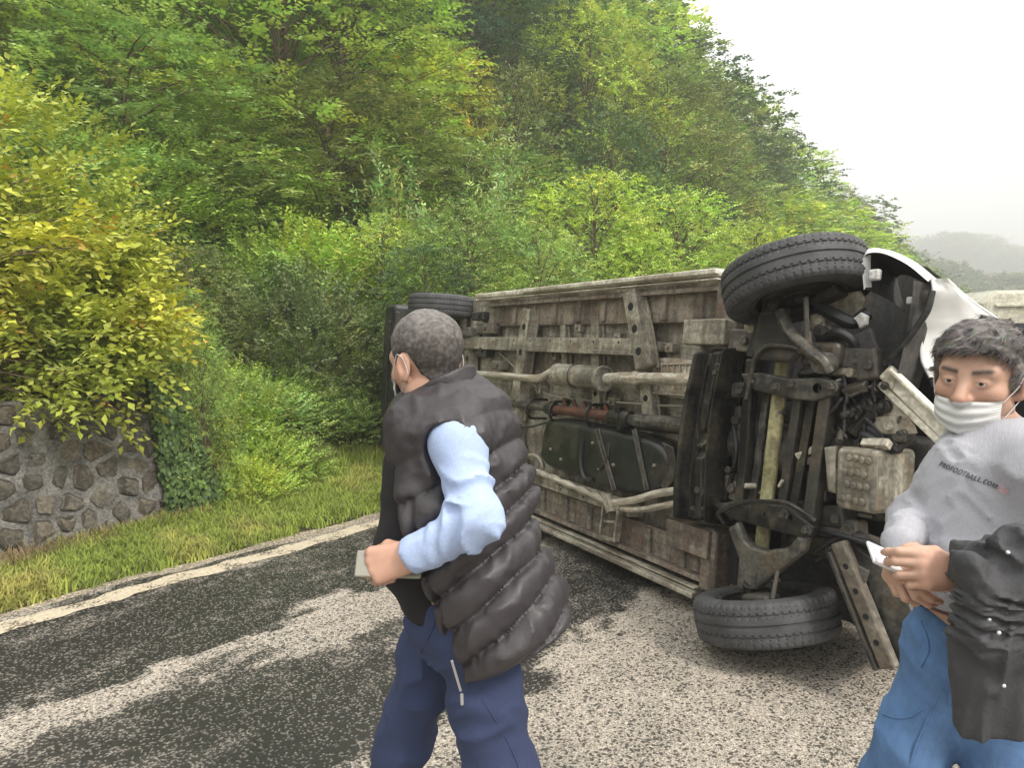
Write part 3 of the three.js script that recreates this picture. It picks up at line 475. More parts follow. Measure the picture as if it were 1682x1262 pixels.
    const list = [], q = rng(seed); for (let i = 0; i < (seed === 1 ? 700 : 900); i++) { const az = lerp(az0, az1, q()) / 57.3, u = Math.pow(q(), 0.8), d = lerp(d0, d1, u * 0.62), h = f(az * 57.3) * Math.sin(Math.PI * Math.min(1, u * 0.62 * 0.9 + 0.02)) - 2.5; const sc = (seed === 1 ? 1.4 : 2.4) * (0.7 + 0.8 * q()); list.push([Math.sin(az) * d, h, -Math.cos(az) * d, sc * 1.1, sc, q() * 6, q() < 0.2 ? 'olive' : 'mid']); }
    const w = new THREE.Group(); w.name = name + '_woodland'; scene.add(w); tag(w, seed === 1 ? 'hazy green woods on the nearer low hill behind the van' : 'pale misty woods on the far ridge at the right', 'woodland', null, 'stuff'); inst(list, 'woodland_trees', w);
  };
  ridge('near_hill', (a) => 9.5 + 3.5 * Math.sin((a - 24) * 0.33) + 2 * Math.sin(a * 0.9), 18, 62, 190, 270, 8, 1);
  ridge('far_hill', (a) => 42 + 8 * Math.sin((a - 29.3) * 0.62) + 2.5 * Math.sin(a * 1.7 + 1) - 1.1 * Math.max(0, a - 35), 14, 64, 430, 640, 8, 2);
}
// ---- the yellow leaved tree leaning over the wall
{
  const r = rng(51), L = new Leaves(), wood = [], base = st(6.45, 0.75, 1.0);
  const o = thing('yellow_tree', 'tree with yellow autumn leaves hanging over the stone wall at the left', 'tree', [base.x, base.y, base.z]);
  const el = [[at(0, 300, 5.9), 0.82, 0.80, 0.8, 1.0], [at(70, 430, 5.6), 0.85, 0.75, 0.75, 1.0], [at(180, 480, 5.7), 0.42, 0.5, 0.45, 0.5], [at(130, 590, 5.35), 0.68, 0.42, 0.5, 0.7], [at(20, 600, 5.2), 0.7, 0.42, 0.5, 0.6], [at(-90, 450, 5.6), 0.9, 1.0, 0.7, 0.6]];
  wood.push(tube([[0, -0.5, 0], [0.05, 0.5, 0.1], [-0.1, 1.2, 0.15], [-0.2, 1.9, 0.1]], (t) => 0.07 * (1 - 0.6 * t), 12, 9));
  for (const [c, rx, ry, rz, w] of el) {
    const C = c.clone().sub(base);
    for (let i = 0; i < 70 * w; i++) {
      const u = r() * 2 - 1, a = r() * 6.283, q = Math.pow(r(), 0.42), cl = V3(C.x + rx * q * Math.sqrt(1 - u * u) * Math.cos(a), C.y + ry * q * u, C.z + rz * q * Math.sqrt(1 - u * u) * Math.sin(a));
      if (cl.y < -0.15) cl.y = -0.15 + r() * 0.3;
      if (i % 3 === 0) wood.push(tube([[-0.1, 0.8, 0.12], [(cl.x - 0.1) * 0.5, 0.8 + (cl.y - 0.8) * 0.62, cl.z * 0.5], cl], (t) => 0.016 * (1 - 0.8 * t), 7, 4));
      const hi = clamp((cl.y - 0.2) / 1.6, 0, 1), gold = clamp(0.36 + 0.55 * (fbm(cl.x * 1.6 + 5, cl.y * 1.6, cl.z * 1.6, 3) - 0.32) * 3, 0, 1) * (0.5 + 0.5 * q), tw = [lerp(0.36, 1.08, gold), lerp(0.56, 1.0, gold), lerp(0.9, 0.8, gold)];
      for (let k = 0; k < 11; k++) {
        const p = cl.clone().add(V3((r() - 0.5) * 0.24, (r() - 0.5) * 0.2, (r() - 0.5) * 0.24)), out = norm(p.clone().sub(C).multiplyScalar(1.2).add(V3(r() - 0.5, 0.15 + (r() - 0.5), r() - 0.5))), kk = 0.7 + 0.6 * r();
        twig(L, r, p, out, 0.2 + 0.18 * r(), 8, 0.070, { flat: 0.35, droop: 0.6, wid: 0.34, c: r() < 0.015 ? [0.8, 0.5, 0.6] : [tw[0] * kk, tw[1] * kk, tw[2] * kk] });
      }
    }
  }
  mesh('trunk', wood, bark, o); mesh('crown', L.geo(), LM.yellow, o);
}
// ---- ivy down the end of the wall
{
  const r = rng(61), L = new Leaves(), wood = [], b0 = st(WALL.s0 + 0.1, WALL.t1, 0), o = thing('ivy', 'dark green ivy climbing down the right end of the stone wall', 'ivy', [b0.x, b0.y, b0.z]);
  const end = (t, y, out) => st(WALL.s0 + WALL.lean * y / WALL.h - out + t * 0.17, WALL.t1 + t, y).sub(b0);
  for (let k = 0; k < 14; k++) { const q = []; let t = (r() - 0.3) * 0.2; for (let y = 1.25; y > 0; y -= 0.25) { q.push(end(t, y, 0.02)); t += (r() - 0.35) * 0.09; } wood.push(tube(q, 0.006, 14, 4)); }
  for (let i = 0; i < 3800; i++) {
    const y = 1.3 * Math.pow(r(), 0.85), t = -0.13 + (0.26 + 0.32 * (1 - y / 1.2)) * Math.pow(r(), 0.8), p = end(t, y, 0.02 + 0.14 * r() * (1 - 0.4 * y)), out = norm(LD.clone().multiplyScalar(-1).addScaledVector(RD, 0.3 * r()).add(V3((r() - 0.5), 0.5 + 0.4 * r(), (r() - 0.5)))), d = norm(V3((r() - 0.5) * 0.9, -0.8, (r() - 0.5) * 0.9)), n = norm(out.addScaledVector(d, -out.dot(d))), k = 0.6 + 0.9 * r(), gl = r() < 0.15 ? 1.7 : 1;
    L.leaf(p, d, n, 0.036 + 0.03 * r(), 0.021, [k * gl, k * gl, k * gl * (r() < 0.3 ? 1.5 : 1)]);
  }
  mesh('stem', wood, bark, o); mesh('foliage', L.geo(), LM.ivy, o);
}
// ---- low growth in the ditch beyond the wall and on the bank
named('bush', 1, 'lime', 372, 668, 170, 7.3, 'bramble', 'low yellow green bramble right of the ivy on the bank', 'bramble');
named('bush', 0, 'mid', 300, 640, 120, 6.7, 'bramble', 'green bramble growing against the ivy covered wall end', 'bramble');
named('bush', 1, 'mid', 330, 735, 120, 6.1, 'bramble', 'small dark green bramble low in the ditch beside the ivy', 'bramble');
named('bush', 0, 'fresh', 430, 722, 170, 7.0, 'bramble', 'fresh green bramble in the middle of the grassy ditch', 'bramble');
named('bush', 1, 'olive', 500, 745, 90, 7.4, 'bramble', 'small olive bramble in the ditch near the rear end of the van', 'bramble');
named('bush', 0, 'lime', 405, 770, 140, 6.4, 'bramble', 'bright bramble at the edge of the mown verge', 'bramble');
named('bush', 1, 'mid', 612, 655, 70, 9.4, 'bramble', 'green bramble just left of the van rear bumper', 'bramble');
{
  const r = rng(71);
  for (let i = 0; i < 70; i++) {
    const t = 3.4 + 13 * r(), s = 6.6 + 3.2 * r() * r() + 0.9 * r(), p = st(s, t); if (p.x > 1.5) continue;
    const k = r(), m = k < 0.35 ? LM.lime : k < 0.6 ? LM.mid : k < 0.8 ? LM.fresh : LM.olive, sc = 0.22 + 0.26 * r();
    plant('bush', i, m, 'weed', (k < 0.35 ? 'lime green' : k < 0.6 ? 'mid green' : k < 0.8 ? 'fresh green' : 'olive') + ' small leafy weed ' + whereabouts(p.x, groundH(s, t) + 0.2, p.z), 'weed', 'weeds on the grassy bank', p.x, groundH(s, t) - 0.08, p.z, sc * 1.2, sc, r() * 6);
  }
  // boulders showing in the grass
  const rock = new THREE.MeshStandardMaterial({ color: lin(0.42, 0.38, 0.31), roughness: 0.95 });
  [[478, 712, 8.6, 0.13, 'pale boulder lying in the grass above the brambles'], [545, 722, 8.8, 0.10, 'small pale stone in the grass left of the van rear'], [575, 742, 8.4, 0.08, 'smallest of the pale stones in the grass, nearest the van']].forEach(([px, py, d, R, label], n) => {
    const x = (px - 841) / FOCAL * d, z = -d, [s, t] = toST(x, z), g = mergeVertices(new THREE.IcosahedronGeometry(R, 3).deleteAttribute('normal').deleteAttribute('uv')), p = g.attributes.position;
    for (let i = 0; i < p.count; i++) { const k = 0.75 + 0.6 * fbm(p.getX(i) * 9 + n, p.getY(i) * 9, p.getZ(i) * 9, 3); p.setXYZ(i, p.getX(i) * k * 1.4, p.getY(i) * k * 0.7, p.getZ(i) * k); }
    g.computeVertexNormals(); const o = mesh('boulder', boxUV(g), rock, scene); o.position.set(x, groundH(s, t) + R * 0.3, z); tag(o, label, 'stone');
  });
  // grass: instanced tufts, thicker on the verge, dry at the foot of the wall
  const tuft = (seed, n, H) => { const q = rng(seed), P = [], I = []; for (let i = 0; i < n; i++) { const a = q() * 6.283, x0 = (q() - 0.5) * 0.1, z0 = (q() - 0.5) * 0.1, h = H * (0.5 + 0.6 * q()), lean = (0.2 + 0.6 * q()) * h, w = 0.0035 + 0.003 * q(), cx = Math.cos(a), cz = Math.sin(a), b = P.length / 3; for (const [f, l, k] of [[0, 0, 1], [0.55, 0.3, 0.85], [1, 1, 0.08]]) P.push(x0 + cx * lean * l - cz * w * k, h * f * (1 - 0.12 * l), z0 + cz * lean * l + cx * w * k, x0 + cx * lean * l + cz * w * k, h * f * (1 - 0.12 * l), z0 + cz * lean * l - cx * w * k); I.push(b, b + 1, b + 2, b + 1, b + 3, b + 2, b + 2, b + 3, b + 4, b + 3, b + 5, b + 4); } const g = new THREE.BufferGeometry(); g.setAttribute('position', new THREE.BufferAttribute(new Float32Array(P), 3)); g.setIndex(I); g.computeVertexNormals(); return g; };
  const gm = new THREE.MeshPhysicalMaterial({ color: lin(1, 1, 1), roughness: 0.9, transmission: 0.35, thickness: 0, side: THREE.DoubleSide });
  const M = new THREE.Matrix4(), Q = new THREE.Quaternion(), Y = V3(0, 1, 0);
  const sow = (name, label, geo, n, pick) => {
    const list = []; let guard = 0; while (list.length < n && guard++ < n * 6) { const e = pick(); if (e) list.push(e); }
    const im = new THREE.InstancedMesh(geo, gm, list.length); im.name = name; im.receiveShadow = im.castShadow = true;
    list.forEach(([s, t, sc, c], i) => { const p = st(s, t, groundH(s, t) - 0.01); im.setMatrixAt(i, M.compose(p, Q.setFromAxisAngle(Y, r() * 6.28), V3(sc, sc * (0.7 + 0.5 * r()), sc))); im.setColorAt(i, lin(...c)); });
    scene.add(im); tag(im, label, 'grass', null, 'stuff');
  };
  const green = (k) => { const j = 0.7 + 0.6 * r(); return [lerp(0.28, 0.50, k) * j, lerp(0.36, 0.44, k) * j, lerp(0.045, 0.12, k) * j]; };
  sow('verge_grass', 'short yellow green grass of the verge along the road', tuft(3, 18, 0.085), 15000, () => { const t = -1.5 + 15 * r() * r() + 3 * r(), s = 4.82 + 1.25 * r(); if (s > 5.42 + (t - 1.5) * 0.17 && t < 2.6) return null; const e = fbm(s * 2, t * 2, 2, 3); if (s < 5.15 && r() > (s - 4.78) * 2 + e - 0.3) return null; return [s, t, 0.7 + 0.6 * r() + (s > 5.5 ? 0.3 : 0), green(clamp((e - 0.5) * 3 + (r() - 0.5) * 0.5, 0, 1))]; });
  sow('bank_grass', 'rough grass on the bank between the brambles', tuft(4, 15, 0.17), 11000, () => { const t = 2.7 + 16 * r(), s = 6 + 3.4 * r(); if (t < 3.4 && s > 6.2) return null; const e = fbm(s, t, 4, 3); return [s, t, 0.7 + 0.7 * r(), green(clamp((e - 0.45) * 3.5 + (r() - 0.5) * 0.6, 0, 1))]; });
  sow('dry_grass', 'dry brownish grass at the foot of the stone wall', tuft(5, 12, 0.12), 1100, () => { const t = -1.4 + 4.3 * r(), s = 5.5 + (t - 1.5) * 0.17 - 0.26 * r() * r(); const j = 0.7 + 0.6 * r(), k = r(); return [s, t, 0.6 + 0.7 * r(), k < 0.55 ? [0.34 * j, 0.24 * j, 0.13 * j] : [0.30 * j, 0.30 * j, 0.08 * j]]; });
}
// ---------------------------------------------------------------- the van lying on its side, underside to the camera
// its own axes: x (u) towards its front, y (v) across it, upright now, z (n) out of its underside
const van = thing('overturned_van', 'white van lying overturned on its side with its dirty underside facing the camera', 'van', [1.30, 0, -3.42]);
van.rotation.set(-4 * Math.PI / 180, -60.2 * Math.PI / 180, 0, 'YXZ'); van.updateMatrixWorld(true);
const vanInv = van.matrixWorld.clone().invert();
const Q = (px, py, n) => { const e = V3(0, EYE, 0).applyMatrix4(vanInv), d = rayDir(px, py).transformDirection(vanInv), k = (n - e.z) / d.z; return [e.x + d.x * k, e.y + d.y * k, n]; };
const q2 = (n, ...pts) => pts.map(([x, y]) => { const q = Q(x, y, n); return [q[0], q[1]]; });
// ---- its materials: paint, grime, mud, rust
const grime = (seed, dark, pale, mud, st_ = 5) => tex(300, (u, v) => {
  const n = fbm(u * 7, v * 7, seed, 4, 7), m = fbm(u * 42, v * 6, seed + 3, 2, 42), m2 = fbm(u * 6, v * 42, seed + 5, 2, 42), f = noise3(u * 100, v * 100, seed, 100), k = sstep(0.38, 0.66, n * 0.5 + m * 0.28 + m2 * 0.22), w = sstep(0.5, 0.78, fbm(u * 10, v * 10, seed + 8, 3, 10));
  return [0, 1, 2].map((c) => (lerp(lerp(pale[c], dark[c], k), mud[c], w * 0.7)) * (0.86 + 0.28 * (f - 0.5) + 0.1));
}, { repeat: 0.8 });
const metal = (map, o = {}) => new THREE.MeshStandardMaterial({ map, roughness: 0.7, bumpMap: map, bumpScale: 0.004, ...o });
const VM = {
  floor: metal(grime(1, [0.460, 0.427, 0.367], [0.684, 0.650, 0.565], [0.432, 0.373, 0.314])),
  pan: metal(grime(2, [0.330, 0.304, 0.270], [0.550, 0.516, 0.448], [0.377, 0.317, 0.266])),
  brown: metal(grime(3, [0.360, 0.322, 0.284], [0.580, 0.529, 0.461], [0.471, 0.386, 0.318], 40)),
  cream: metal(grime(4, [0.657, 0.606, 0.522], [0.887, 0.853, 0.768], [0.541, 0.474, 0.397]), { roughness: 0.55 }),
  white: metal(grime(5, [0.86, 0.86, 0.85], [0.92, 0.92, 0.92], [0.80, 0.79, 0.76]), { roughness: 0.35, bumpScale: 0.0005 }),
  black: metal(grime(6, [0.13, 0.135, 0.13], [0.20, 0.20, 0.19], [0.32, 0.29, 0.24]), { roughness: 0.42 }),
  dark: metal(grime(7, [0.16, 0.155, 0.15], [0.27, 0.26, 0.24], [0.36, 0.32, 0.27]), { roughness: 0.6 }),
  oily: metal(grime(8, [0.10, 0.10, 0.10], [0.24, 0.235, 0.22], [0.40, 0.37, 0.31]), { roughness: 0.38, metalness: 0.3 }),
  iron: metal(grime(9, [0.24, 0.23, 0.22], [0.42, 0.41, 0.38], [0.40, 0.35, 0.29]), { roughness: 0.5, metalness: 0.35 }),
  alu: metal(grime(10, [0.45, 0.43, 0.39], [0.68, 0.66, 0.60], [0.46, 0.40, 0.32]), { roughness: 0.55, metalness: 0.25 }),
  rust: metal(grime(11, [0.30, 0.20, 0.16], [0.44, 0.28, 0.21], [0.36, 0.27, 0.21])),
  shield: metal(grime(12, [0.609, 0.584, 0.525], [0.823, 0.798, 0.730], [0.607, 0.531, 0.455]), { metalness: 0.2 }),
  spring: metal(grime(13, [0.52, 0.50, 0.36], [0.70, 0.68, 0.52], [0.40, 0.36, 0.27])),
  tank: metal(grime(14, [0.115, 0.118, 0.12], [0.165, 0.168, 0.17], [0.30, 0.28, 0.24]), { roughness: 0.36 }),
  liner: new THREE.MeshStandardMaterial({ map: grime(15, [0.22, 0.215, 0.21], [0.29, 0.285, 0.28], [0.36, 0.33, 0.29]), roughness: 0.7 }),
  rubber: new THREE.MeshStandardMaterial({ map: tex(256, (u, v) => { const n = fbm(u * 8, v * 8, 4, 4, 8), k = 0.265 + 0.13 * (n - 0.5) + 0.05 * (noise3(u * 64, v * 64, 3, 64) - 0.5); return [k, k, k * 1.02]; }, { repeat: 2 }), roughness: 0.72 }),
  hose: new THREE.MeshStandardMaterial({ color: lin(0.022, 0.022, 0.024), roughness: 0.5 }),
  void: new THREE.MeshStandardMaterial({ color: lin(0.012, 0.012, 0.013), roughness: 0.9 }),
};
for (const k of ['floor', 'pan', 'brown', 'cream']) VM[k].color.setRGB(0.95, 0.985, 1.04);
VM.paint = new THREE.MeshPhysicalMaterial({ color: lin(0.74, 0.74, 0.73), roughness: 0.35, clearcoat: 0.4, clearcoatRoughness: 0.2 });
const part = (name, geo, mat, parent = van, label) => { const m = mesh(name, geo, mat, parent); if (label) m.userData.label = label; return m; };
const SILL = [0.14, 1.94];
// ---- body behind the floor
part('body', [boxAt(5.35, 1.90, 1.88, -3.0, 1.03, -1.17, 0.09)], VM.white);
part('roof', [boxAt(4.9, 1.62, 0.12, -3.1, 1.03, -2.16, 0.05)], VM.white);
part('cab', [boxAt(1.1, 1.3, 1.2, -0.05, 0.9, -1.35, 0.15)], VM.dark);
// ---- floor pan with pressed cross corrugations
{
  const nu = 420, nv = 60, P = [], I = [], u0 = -5.6, u1 = -0.34;
  for (let j = 0; j <= nv; j++) for (let i = 0; i <= nu; i++) {
    const u = lerp(u0, u1, i / nu), v = lerp(SILL[0], SILL[1], j / nv), w = ((u + 10) % 0.235) / 0.235, rib = sstep(0.05, 0.12, w) * (1 - sstep(0.42, 0.5, w)), inb = sstep(0.32, 0.36, v) * (1 - sstep(1.76, 1.8, v));
    P.push(u, v, -0.15 + 0.022 * rib * inb * (Math.abs(v - 1.0) < 0.09 ? 0.2 : 1) - 0.05 * sstep(0.12, 0.06, Math.abs(v - 1.13)));
  }
  for (let j = 0; j < nv; j++) for (let i = 0; i < nu; i++) { const a = j * (nu + 1) + i, b = a + nu + 1; I.push(a, a + 1, b, a + 1, b + 1, b); }
  const g = new THREE.BufferGeometry(); g.setAttribute('position', new THREE.BufferAttribute(new Float32Array(P), 3)); g.setIndex(I); g.computeVertexNormals(); part('floor_pan', boxUV(g), VM.floor);
}
// ---- sills, side panels and chassis rails
for (const top of [1, 0]) {
  const v = top ? 1.935 : 0.13, s = top ? 1 : -1;
  const a = top ? -3.52 : -3.5, b = -0.52;
  part('sill', [beam([a, v + s * 0.01, -0.05], [b, v + s * 0.01, -0.05], 0.05, 0.14, V3(0, 0, 1), 0.02), beam([a, v - s * 0.028, 0.0], [b, v - s * 0.028, 0.0], 0.012, 0.05), beam([a + 0.9, v + s * 0.014, 0.018], [b, v + s * 0.014, 0.018], 0.036, 0.045, V3(0, 0, 1), 0.012)], top ? VM.cream : VM.floor);
  part('side_panel', [beam([-3.4, v - s * 0.16, -0.10], [b, v - s * 0.16, -0.10], 0.20, 0.05), beam([-3.3, v - s * 0.075, -0.06], [b, v - s * 0.075, -0.06], 0.03, 0.1)], VM.brown);
  for (let k = 0; k < 9; k++) { const u = -3.2 + k * 0.31; part('rib', boxAt(0.05, 0.17, 0.035, u, v - s * 0.16, -0.07, 0.008), top ? VM.brown : VM.pan); }
  part('chassis_rail', [beam([-5.4, top ? 1.53 : 0.46, -0.06], [-1.15, top ? 1.53 : 0.46, -0.06], 0.085, 0.12), beam([-5.4, top ? 1.475 : 0.515, 0.0], [-1.15, top ? 1.475 : 0.515, 0.0], 0.03, 0.015)], VM.floor);
  for (let k = 0; k < 10; k++) part('rail_hole', cyl([-3.9 + k * 0.28, top ? 1.545 : 0.45, -0.01], [-3.9 + k * 0.28, top ? 1.545 : 0.45, 0.002], 0.010), VM.void);
}
// front side boxes and outriggers at both ends of the black cross member
part('jacking_box', [(() => { const a = Q(1119, 566, 0.02), b = Q(1191, 523, 0.02); return boxAt(b[0] - a[0], b[1] - a[1], 0.2, (a[0] + b[0]) / 2, (a[1] + b[1]) / 2, -0.08, 0.012); })()], VM.floor);
part('jacking_box', [boxAt(0.34, 0.16, 0.2, -0.62, 0.42, -0.08, 0.012)], VM.brown);
part('inner_arch', [boxAt(0.12, 0.42, 0.3, -0.50, 1.72, -0.16, 0.03)], VM.brown);
part('inner_arch', [boxAt(0.12, 0.36, 0.3, -0.48, 0.33, -0.16, 0.03)], VM.brown);
// ---- cross members of the floor
const xm = (name, pts, w, h, mat, holes = 0) => { const a = Q(...pts[0]), b = Q(...pts[1]); const m = part(name, [beam(a, b, w, h), beam([a[0] - w / 2, a[1], a[2] - h / 2], [b[0] - w / 2, b[1], b[2] - h / 2], 0.03, 0.02), beam([a[0] + w / 2, a[1], a[2] - h / 2], [b[0] + w / 2, b[1], b[2] - h / 2], 0.03, 0.02)], mat); for (let k = 0; k < holes; k++) { const f = (k + 0.7) / (holes + 0.4), c = [0, 1, 2].map((i) => lerp(a[i], b[i], f)); mesh('hole', cyl([c[0], c[1], c[2] + h / 2 - 0.01], [c[0], c[1], c[2] + h / 2 + 0.002], w * 0.24), VM.void, m); } };
xm('cross_member', [[1040, 480, -0.01], [1062, 604, -0.01]], 0.12, 0.09, VM.floor, 3);
xm('cross_member', [[872, 508, -0.03], [848, 690, -0.03]], 0.12, 0.09, VM.floor, 4);
xm('cross_member', [[980, 520, -0.09], [983, 700, -0.09]], 0.09, 0.05, VM.floor, 2);
xm('cross_member', [[1062, 610, -0.08], [1070, 700, -0.08]], 0.10, 0.06, VM.floor, 1);
xm('cross_member', [[843, 700, -0.04], [862, 850, -0.04]], 0.14, 0.08, VM.pan, 2);
xm('cross_member', [[770, 540, -0.05], [775, 640, -0.05]], 0.12, 0.07, VM.pan, 1);
xm('cross_member', [[926, 520, -0.1], [930, 600, -0.1]], 0.07, 0.04, VM.floor);
for (const [px, py] of [[915, 585], [1020, 555], [955, 540], [1010, 660], [930, 660], [1085, 570], [1105, 572], [890, 640]]) { const a = Q(px, py, -0.11); part('bracket', [boxAt(0.07, 0.06, 0.06, a[0], a[1], -0.10, 0.008), cyl([a[0], a[1], -0.07], [a[0], a[1], -0.05], 0.012)], VM.floor); }
// ---- exhaust: rear pipe, silencer, front pipe, shields
part('exhaust_pipe', tube([Q(690, 606, 0.0), Q(775, 614, 0.0), Q(850, 620, 0.0), Q(885, 622, 0.0), Q(905, 612, 0.02), Q(918, 610, 0.03)], 0.032, 40, 14), VM.shield);
{
  const a = Q(912, 616, 0.02), b = Q(995, 621, 0.02), R = 0.082, L = b[0] - a[0];
  const pr = [[0, 0], [0.03, 0], [R * 0.8, 0.01], [R, 0.035], [R + 0.003, 0.04], [R, 0.05], [R, L * 0.5], [R + 0.003, L * 0.51], [R, L * 0.52], [R, L - 0.05], [R + 0.006, L - 0.035], [R + 0.006, L - 0.012], [R * 0.9, L - 0.012], [R * 0.84, L - 0.03], [0, L - 0.03]].map(([x, y]) => new THREE.Vector2(Math.max(x, 1e-4), y));
  const g = toCreasedNormals(new THREE.LatheGeometry(pr, 40), 0.5); g.rotateZ(-Math.PI / 2); g.translate(a[0], (a[1] + b[1]) / 2, 0.02);
  const m = part('silencer', boxUV(g), VM.alu);
  mesh('strap', [tube(Array.from({ length: 24 }, (_, i) => [a[0] + L * 0.45, (a[1] + b[1]) / 2 + Math.cos(i / 24 * 6.283) * (R + 0.003), 0.02 + Math.sin(i / 24 * 6.283) * (R + 0.003)]), 0.006, 48, 6, true)], VM.iron, m);
}
part('exhaust_pipe', tube([Q(996, 622, 0.02), Q(1030, 621, 0.02), Q(1058, 622, 0.02), Q(1090, 623, 0.03), Q(1145, 624, 0.05)], (t) => t > 0.32 && t < 0.38 ? 0.046 : t < 0.15 ? 0.036 : 0.038, 60, 14), VM.shield);
part('heat_shield', [plate(q2(-0.08, [1060, 590], [1098, 588], [1140, 592], [1140, 657], [1100, 652], [1062, 640]), 0.012, 0.003, -0.09), tube([Q(1063, 600, -0.075), Q(1138, 598, -0.075)], 0.008, 8, 6), tube([Q(1063, 645, -0.075), Q(1138, 652, -0.075)], 0.008, 8, 6)], VM.shield);
for (let k = 0; k < 7; k++) part('shield_rib', [beam(Q(1066 + k * 10, 596, -0.07), Q(1068 + k * 10, 640, -0.07), 0.008, 0.008)], VM.shield);
// ---- propeller shaft with its joints and guard loops
part('drive_shaft', tube([Q(1035, 690, 0.02), Q(1075, 694, 0.02), Q(1150, 702, 0.03)], (t) => t < 0.06 ? 0.036 : 0.047, 20, 18), VM.iron);
part('drive_shaft', tube([Q(912, 673, 0.01), Q(960, 678, 0.01), Q(1005, 684, 0.015)], 0.034, 20, 16), VM.rust, van, 'rusty middle length of the drive shaft');
part('drive_shaft', tube([Q(740, 655, 0.0), Q(828, 662, 0.0), Q(905, 671, 0.005)], 0.030, 20, 14), VM.iron);
part('shaft_joint', [cyl(Q(1004, 684, 0.015), Q(1022, 687, 0.02), 0.05), beam(Q(1018, 670, 0.03), Q(1022, 706, 0.03), 0.045, 0.06), cyl(Q(1026, 688, 0.02), Q(1036, 690, 0.02), 0.058)], VM.oily);
part('shaft_joint', [cyl(Q(900, 671, 0.005), Q(913, 673, 0.01), 0.046), beam(Q(906, 660, 0.02), Q(908, 684, 0.02), 0.05, 0.05)], VM.oily);
for (const px of [877, 915, 975]) { const c = Q(px, 672 + (px - 877) * 0.11, 0.0); part('guard_loop', tube([[c[0], c[1] - 0.075, -0.12], [c[0], c[1] - 0.072, 0.02], [c[0], c[1] - 0.03, 0.065], [c[0], c[1] + 0.03, 0.065], [c[0], c[1] + 0.072, 0.02], [c[0], c[1] + 0.075, -0.12]], 0.011, 30, 7), VM.oily); }
for (let k = 0; k < 5; k++) part('bracket', [beam(Q(925 + k * 17, 655 + k * 3, -0.05), Q(930 + k * 17, 672 + k * 2, -0.02), 0.03, 0.02)], VM.rust);
part('brake_pipe', tube([Q(740, 700, -0.08), Q(860, 702, -0.07), Q(905, 694, -0.05), Q(1000, 700, -0.04), Q(1115, 712, -0.04)], 0.008, 40, 7), VM.iron);
part('brake_pipe', tube([Q(820, 580, -0.08), Q(900, 648, -0.1), Q(1050, 664, -0.1), Q(1130, 668, -0.1)], 0.007, 40, 7), VM.shield);
// ---- fuel tank: a rounded pressing with seams and two straps
{
  const out = [[-2.20, 0.655], [-2.16, 0.90], [-2.05, 0.955], [-1.5, 0.965], [-1.02, 0.955], [-0.84, 0.92], [-0.76, 0.84], [-0.80, 0.70], [-0.92, 0.615], [-1.25, 0.575], [-1.7, 0.585], [-2.08, 0.60]];
  const s = new THREE.Shape(); s.moveTo(...out[0]); s.splineThru(out.slice(1).concat([out[0]]).map(([x, y]) => new THREE.Vector2(x, y)));
  const g = new THREE.ExtrudeGeometry(s, { depth: 0.11, bevelEnabled: true, bevelThickness: 0.06, bevelSize: 0.05, bevelOffset: -0.045, bevelSegments: 6, curveSegments: 14 }); g.translate(0, 0, -0.12);
  const m = part('fuel_tank', boxUV(toCreasedNormals(g, 0.7)), VM.tank);
  for (const [x, w] of [[988, 22], [1047, 16]]) mesh('strap', [beam(Q(x - w * 0.3, 705, 0.058), Q(x + w, 806, 0.058), 0.034, 0.012), tube([Q(x - w * 0.3 - 4, 706, 0.064), Q(x + w - 4, 806, 0.064)], 0.004, 6, 5)], VM.iron, m);
  mesh('seam', tube([Q(958, 722, 0.05), Q(954, 750, 0.056), Q(956, 775, 0.056), Q(962, 786, 0.052), Q(975, 788, 0.05)], 0.016, 20, 8), VM.tank, m);
  mesh('seam', tube([Q(1000, 728, 0.05), Q(998, 752, 0.056), Q(990, 766, 0.056), Q(980, 770, 0.05)], 0.012, 20, 8), VM.tank, m);
  for (const [x, y] of [[974, 728], [905, 738], [922, 755], [1008, 764], [984, 770], [1075, 765]]) { const c = Q(x, y, 0.05); mesh('bolt', cyl([c[0], c[1], 0.045], [c[0], c[1], 0.064], 0.011), VM.alu, m); }
  mesh('flange', [tube(out.map(([x, y]) => [x, y, -0.07]), 0.014, 80, 6, true)], VM.tank, m);
  mesh('stone_guard', [plate(q2(0.052, [1088, 726], [1106, 735], [1111, 760], [1107, 790], [1092, 806], [1086, 798], [1098, 770], [1096, 748]), 0.012, 0.004, 0.048)], VM.iron, m);
}
// ---- pale stabiliser tube and its ring, lower bracket
part('anti_roll_bar', tube([Q(868, 772, 0.02), Q(895, 780, 0.03), Q(935, 797, 0.04), Q(975, 815, 0.05), Q(1000, 826, 0.06), Q(1040, 822, 0.06), Q(1075, 812, 0.06), Q(1112, 806, 0.05)], (t) => 0.024 + 0.006 * Math.sin(t * 60) * (t > 0.15 && t < 0.55 ? 1 : 0), 90, 12), VM.shield);
part('hand_brake_cable', tube([Q(1000, 832, 0.05), Q(1050, 838, 0.05), Q(1115, 826, 0.04)], 0.02, 24, 9), VM.shield);
part('mounting_ring', tube(Array.from({ length: 20 }, (_, i) => { const c = Q(877, 762, 0.0); return [c[0] + 0.13 * Math.cos(i / 20 * 6.283), c[1] + 0.065 * Math.sin(i / 20 * 6.283), 0.0]; }), 0.017, 60, 8, true), VM.floor);
part('bracket', [beam(Q(995, 826, 0.06), Q(988, 884, 0.0), 0.022, 0.05), beam(Q(1020, 826, 0.06), Q(1012, 890, 0.0), 0.022, 0.05), beam(Q(991, 856, 0.02), Q(1017, 858, 0.02), 0.02, 0.04), beam(Q(988, 882, 0.01), Q(1014, 888, 0.01), 0.03, 0.04)], VM.floor);
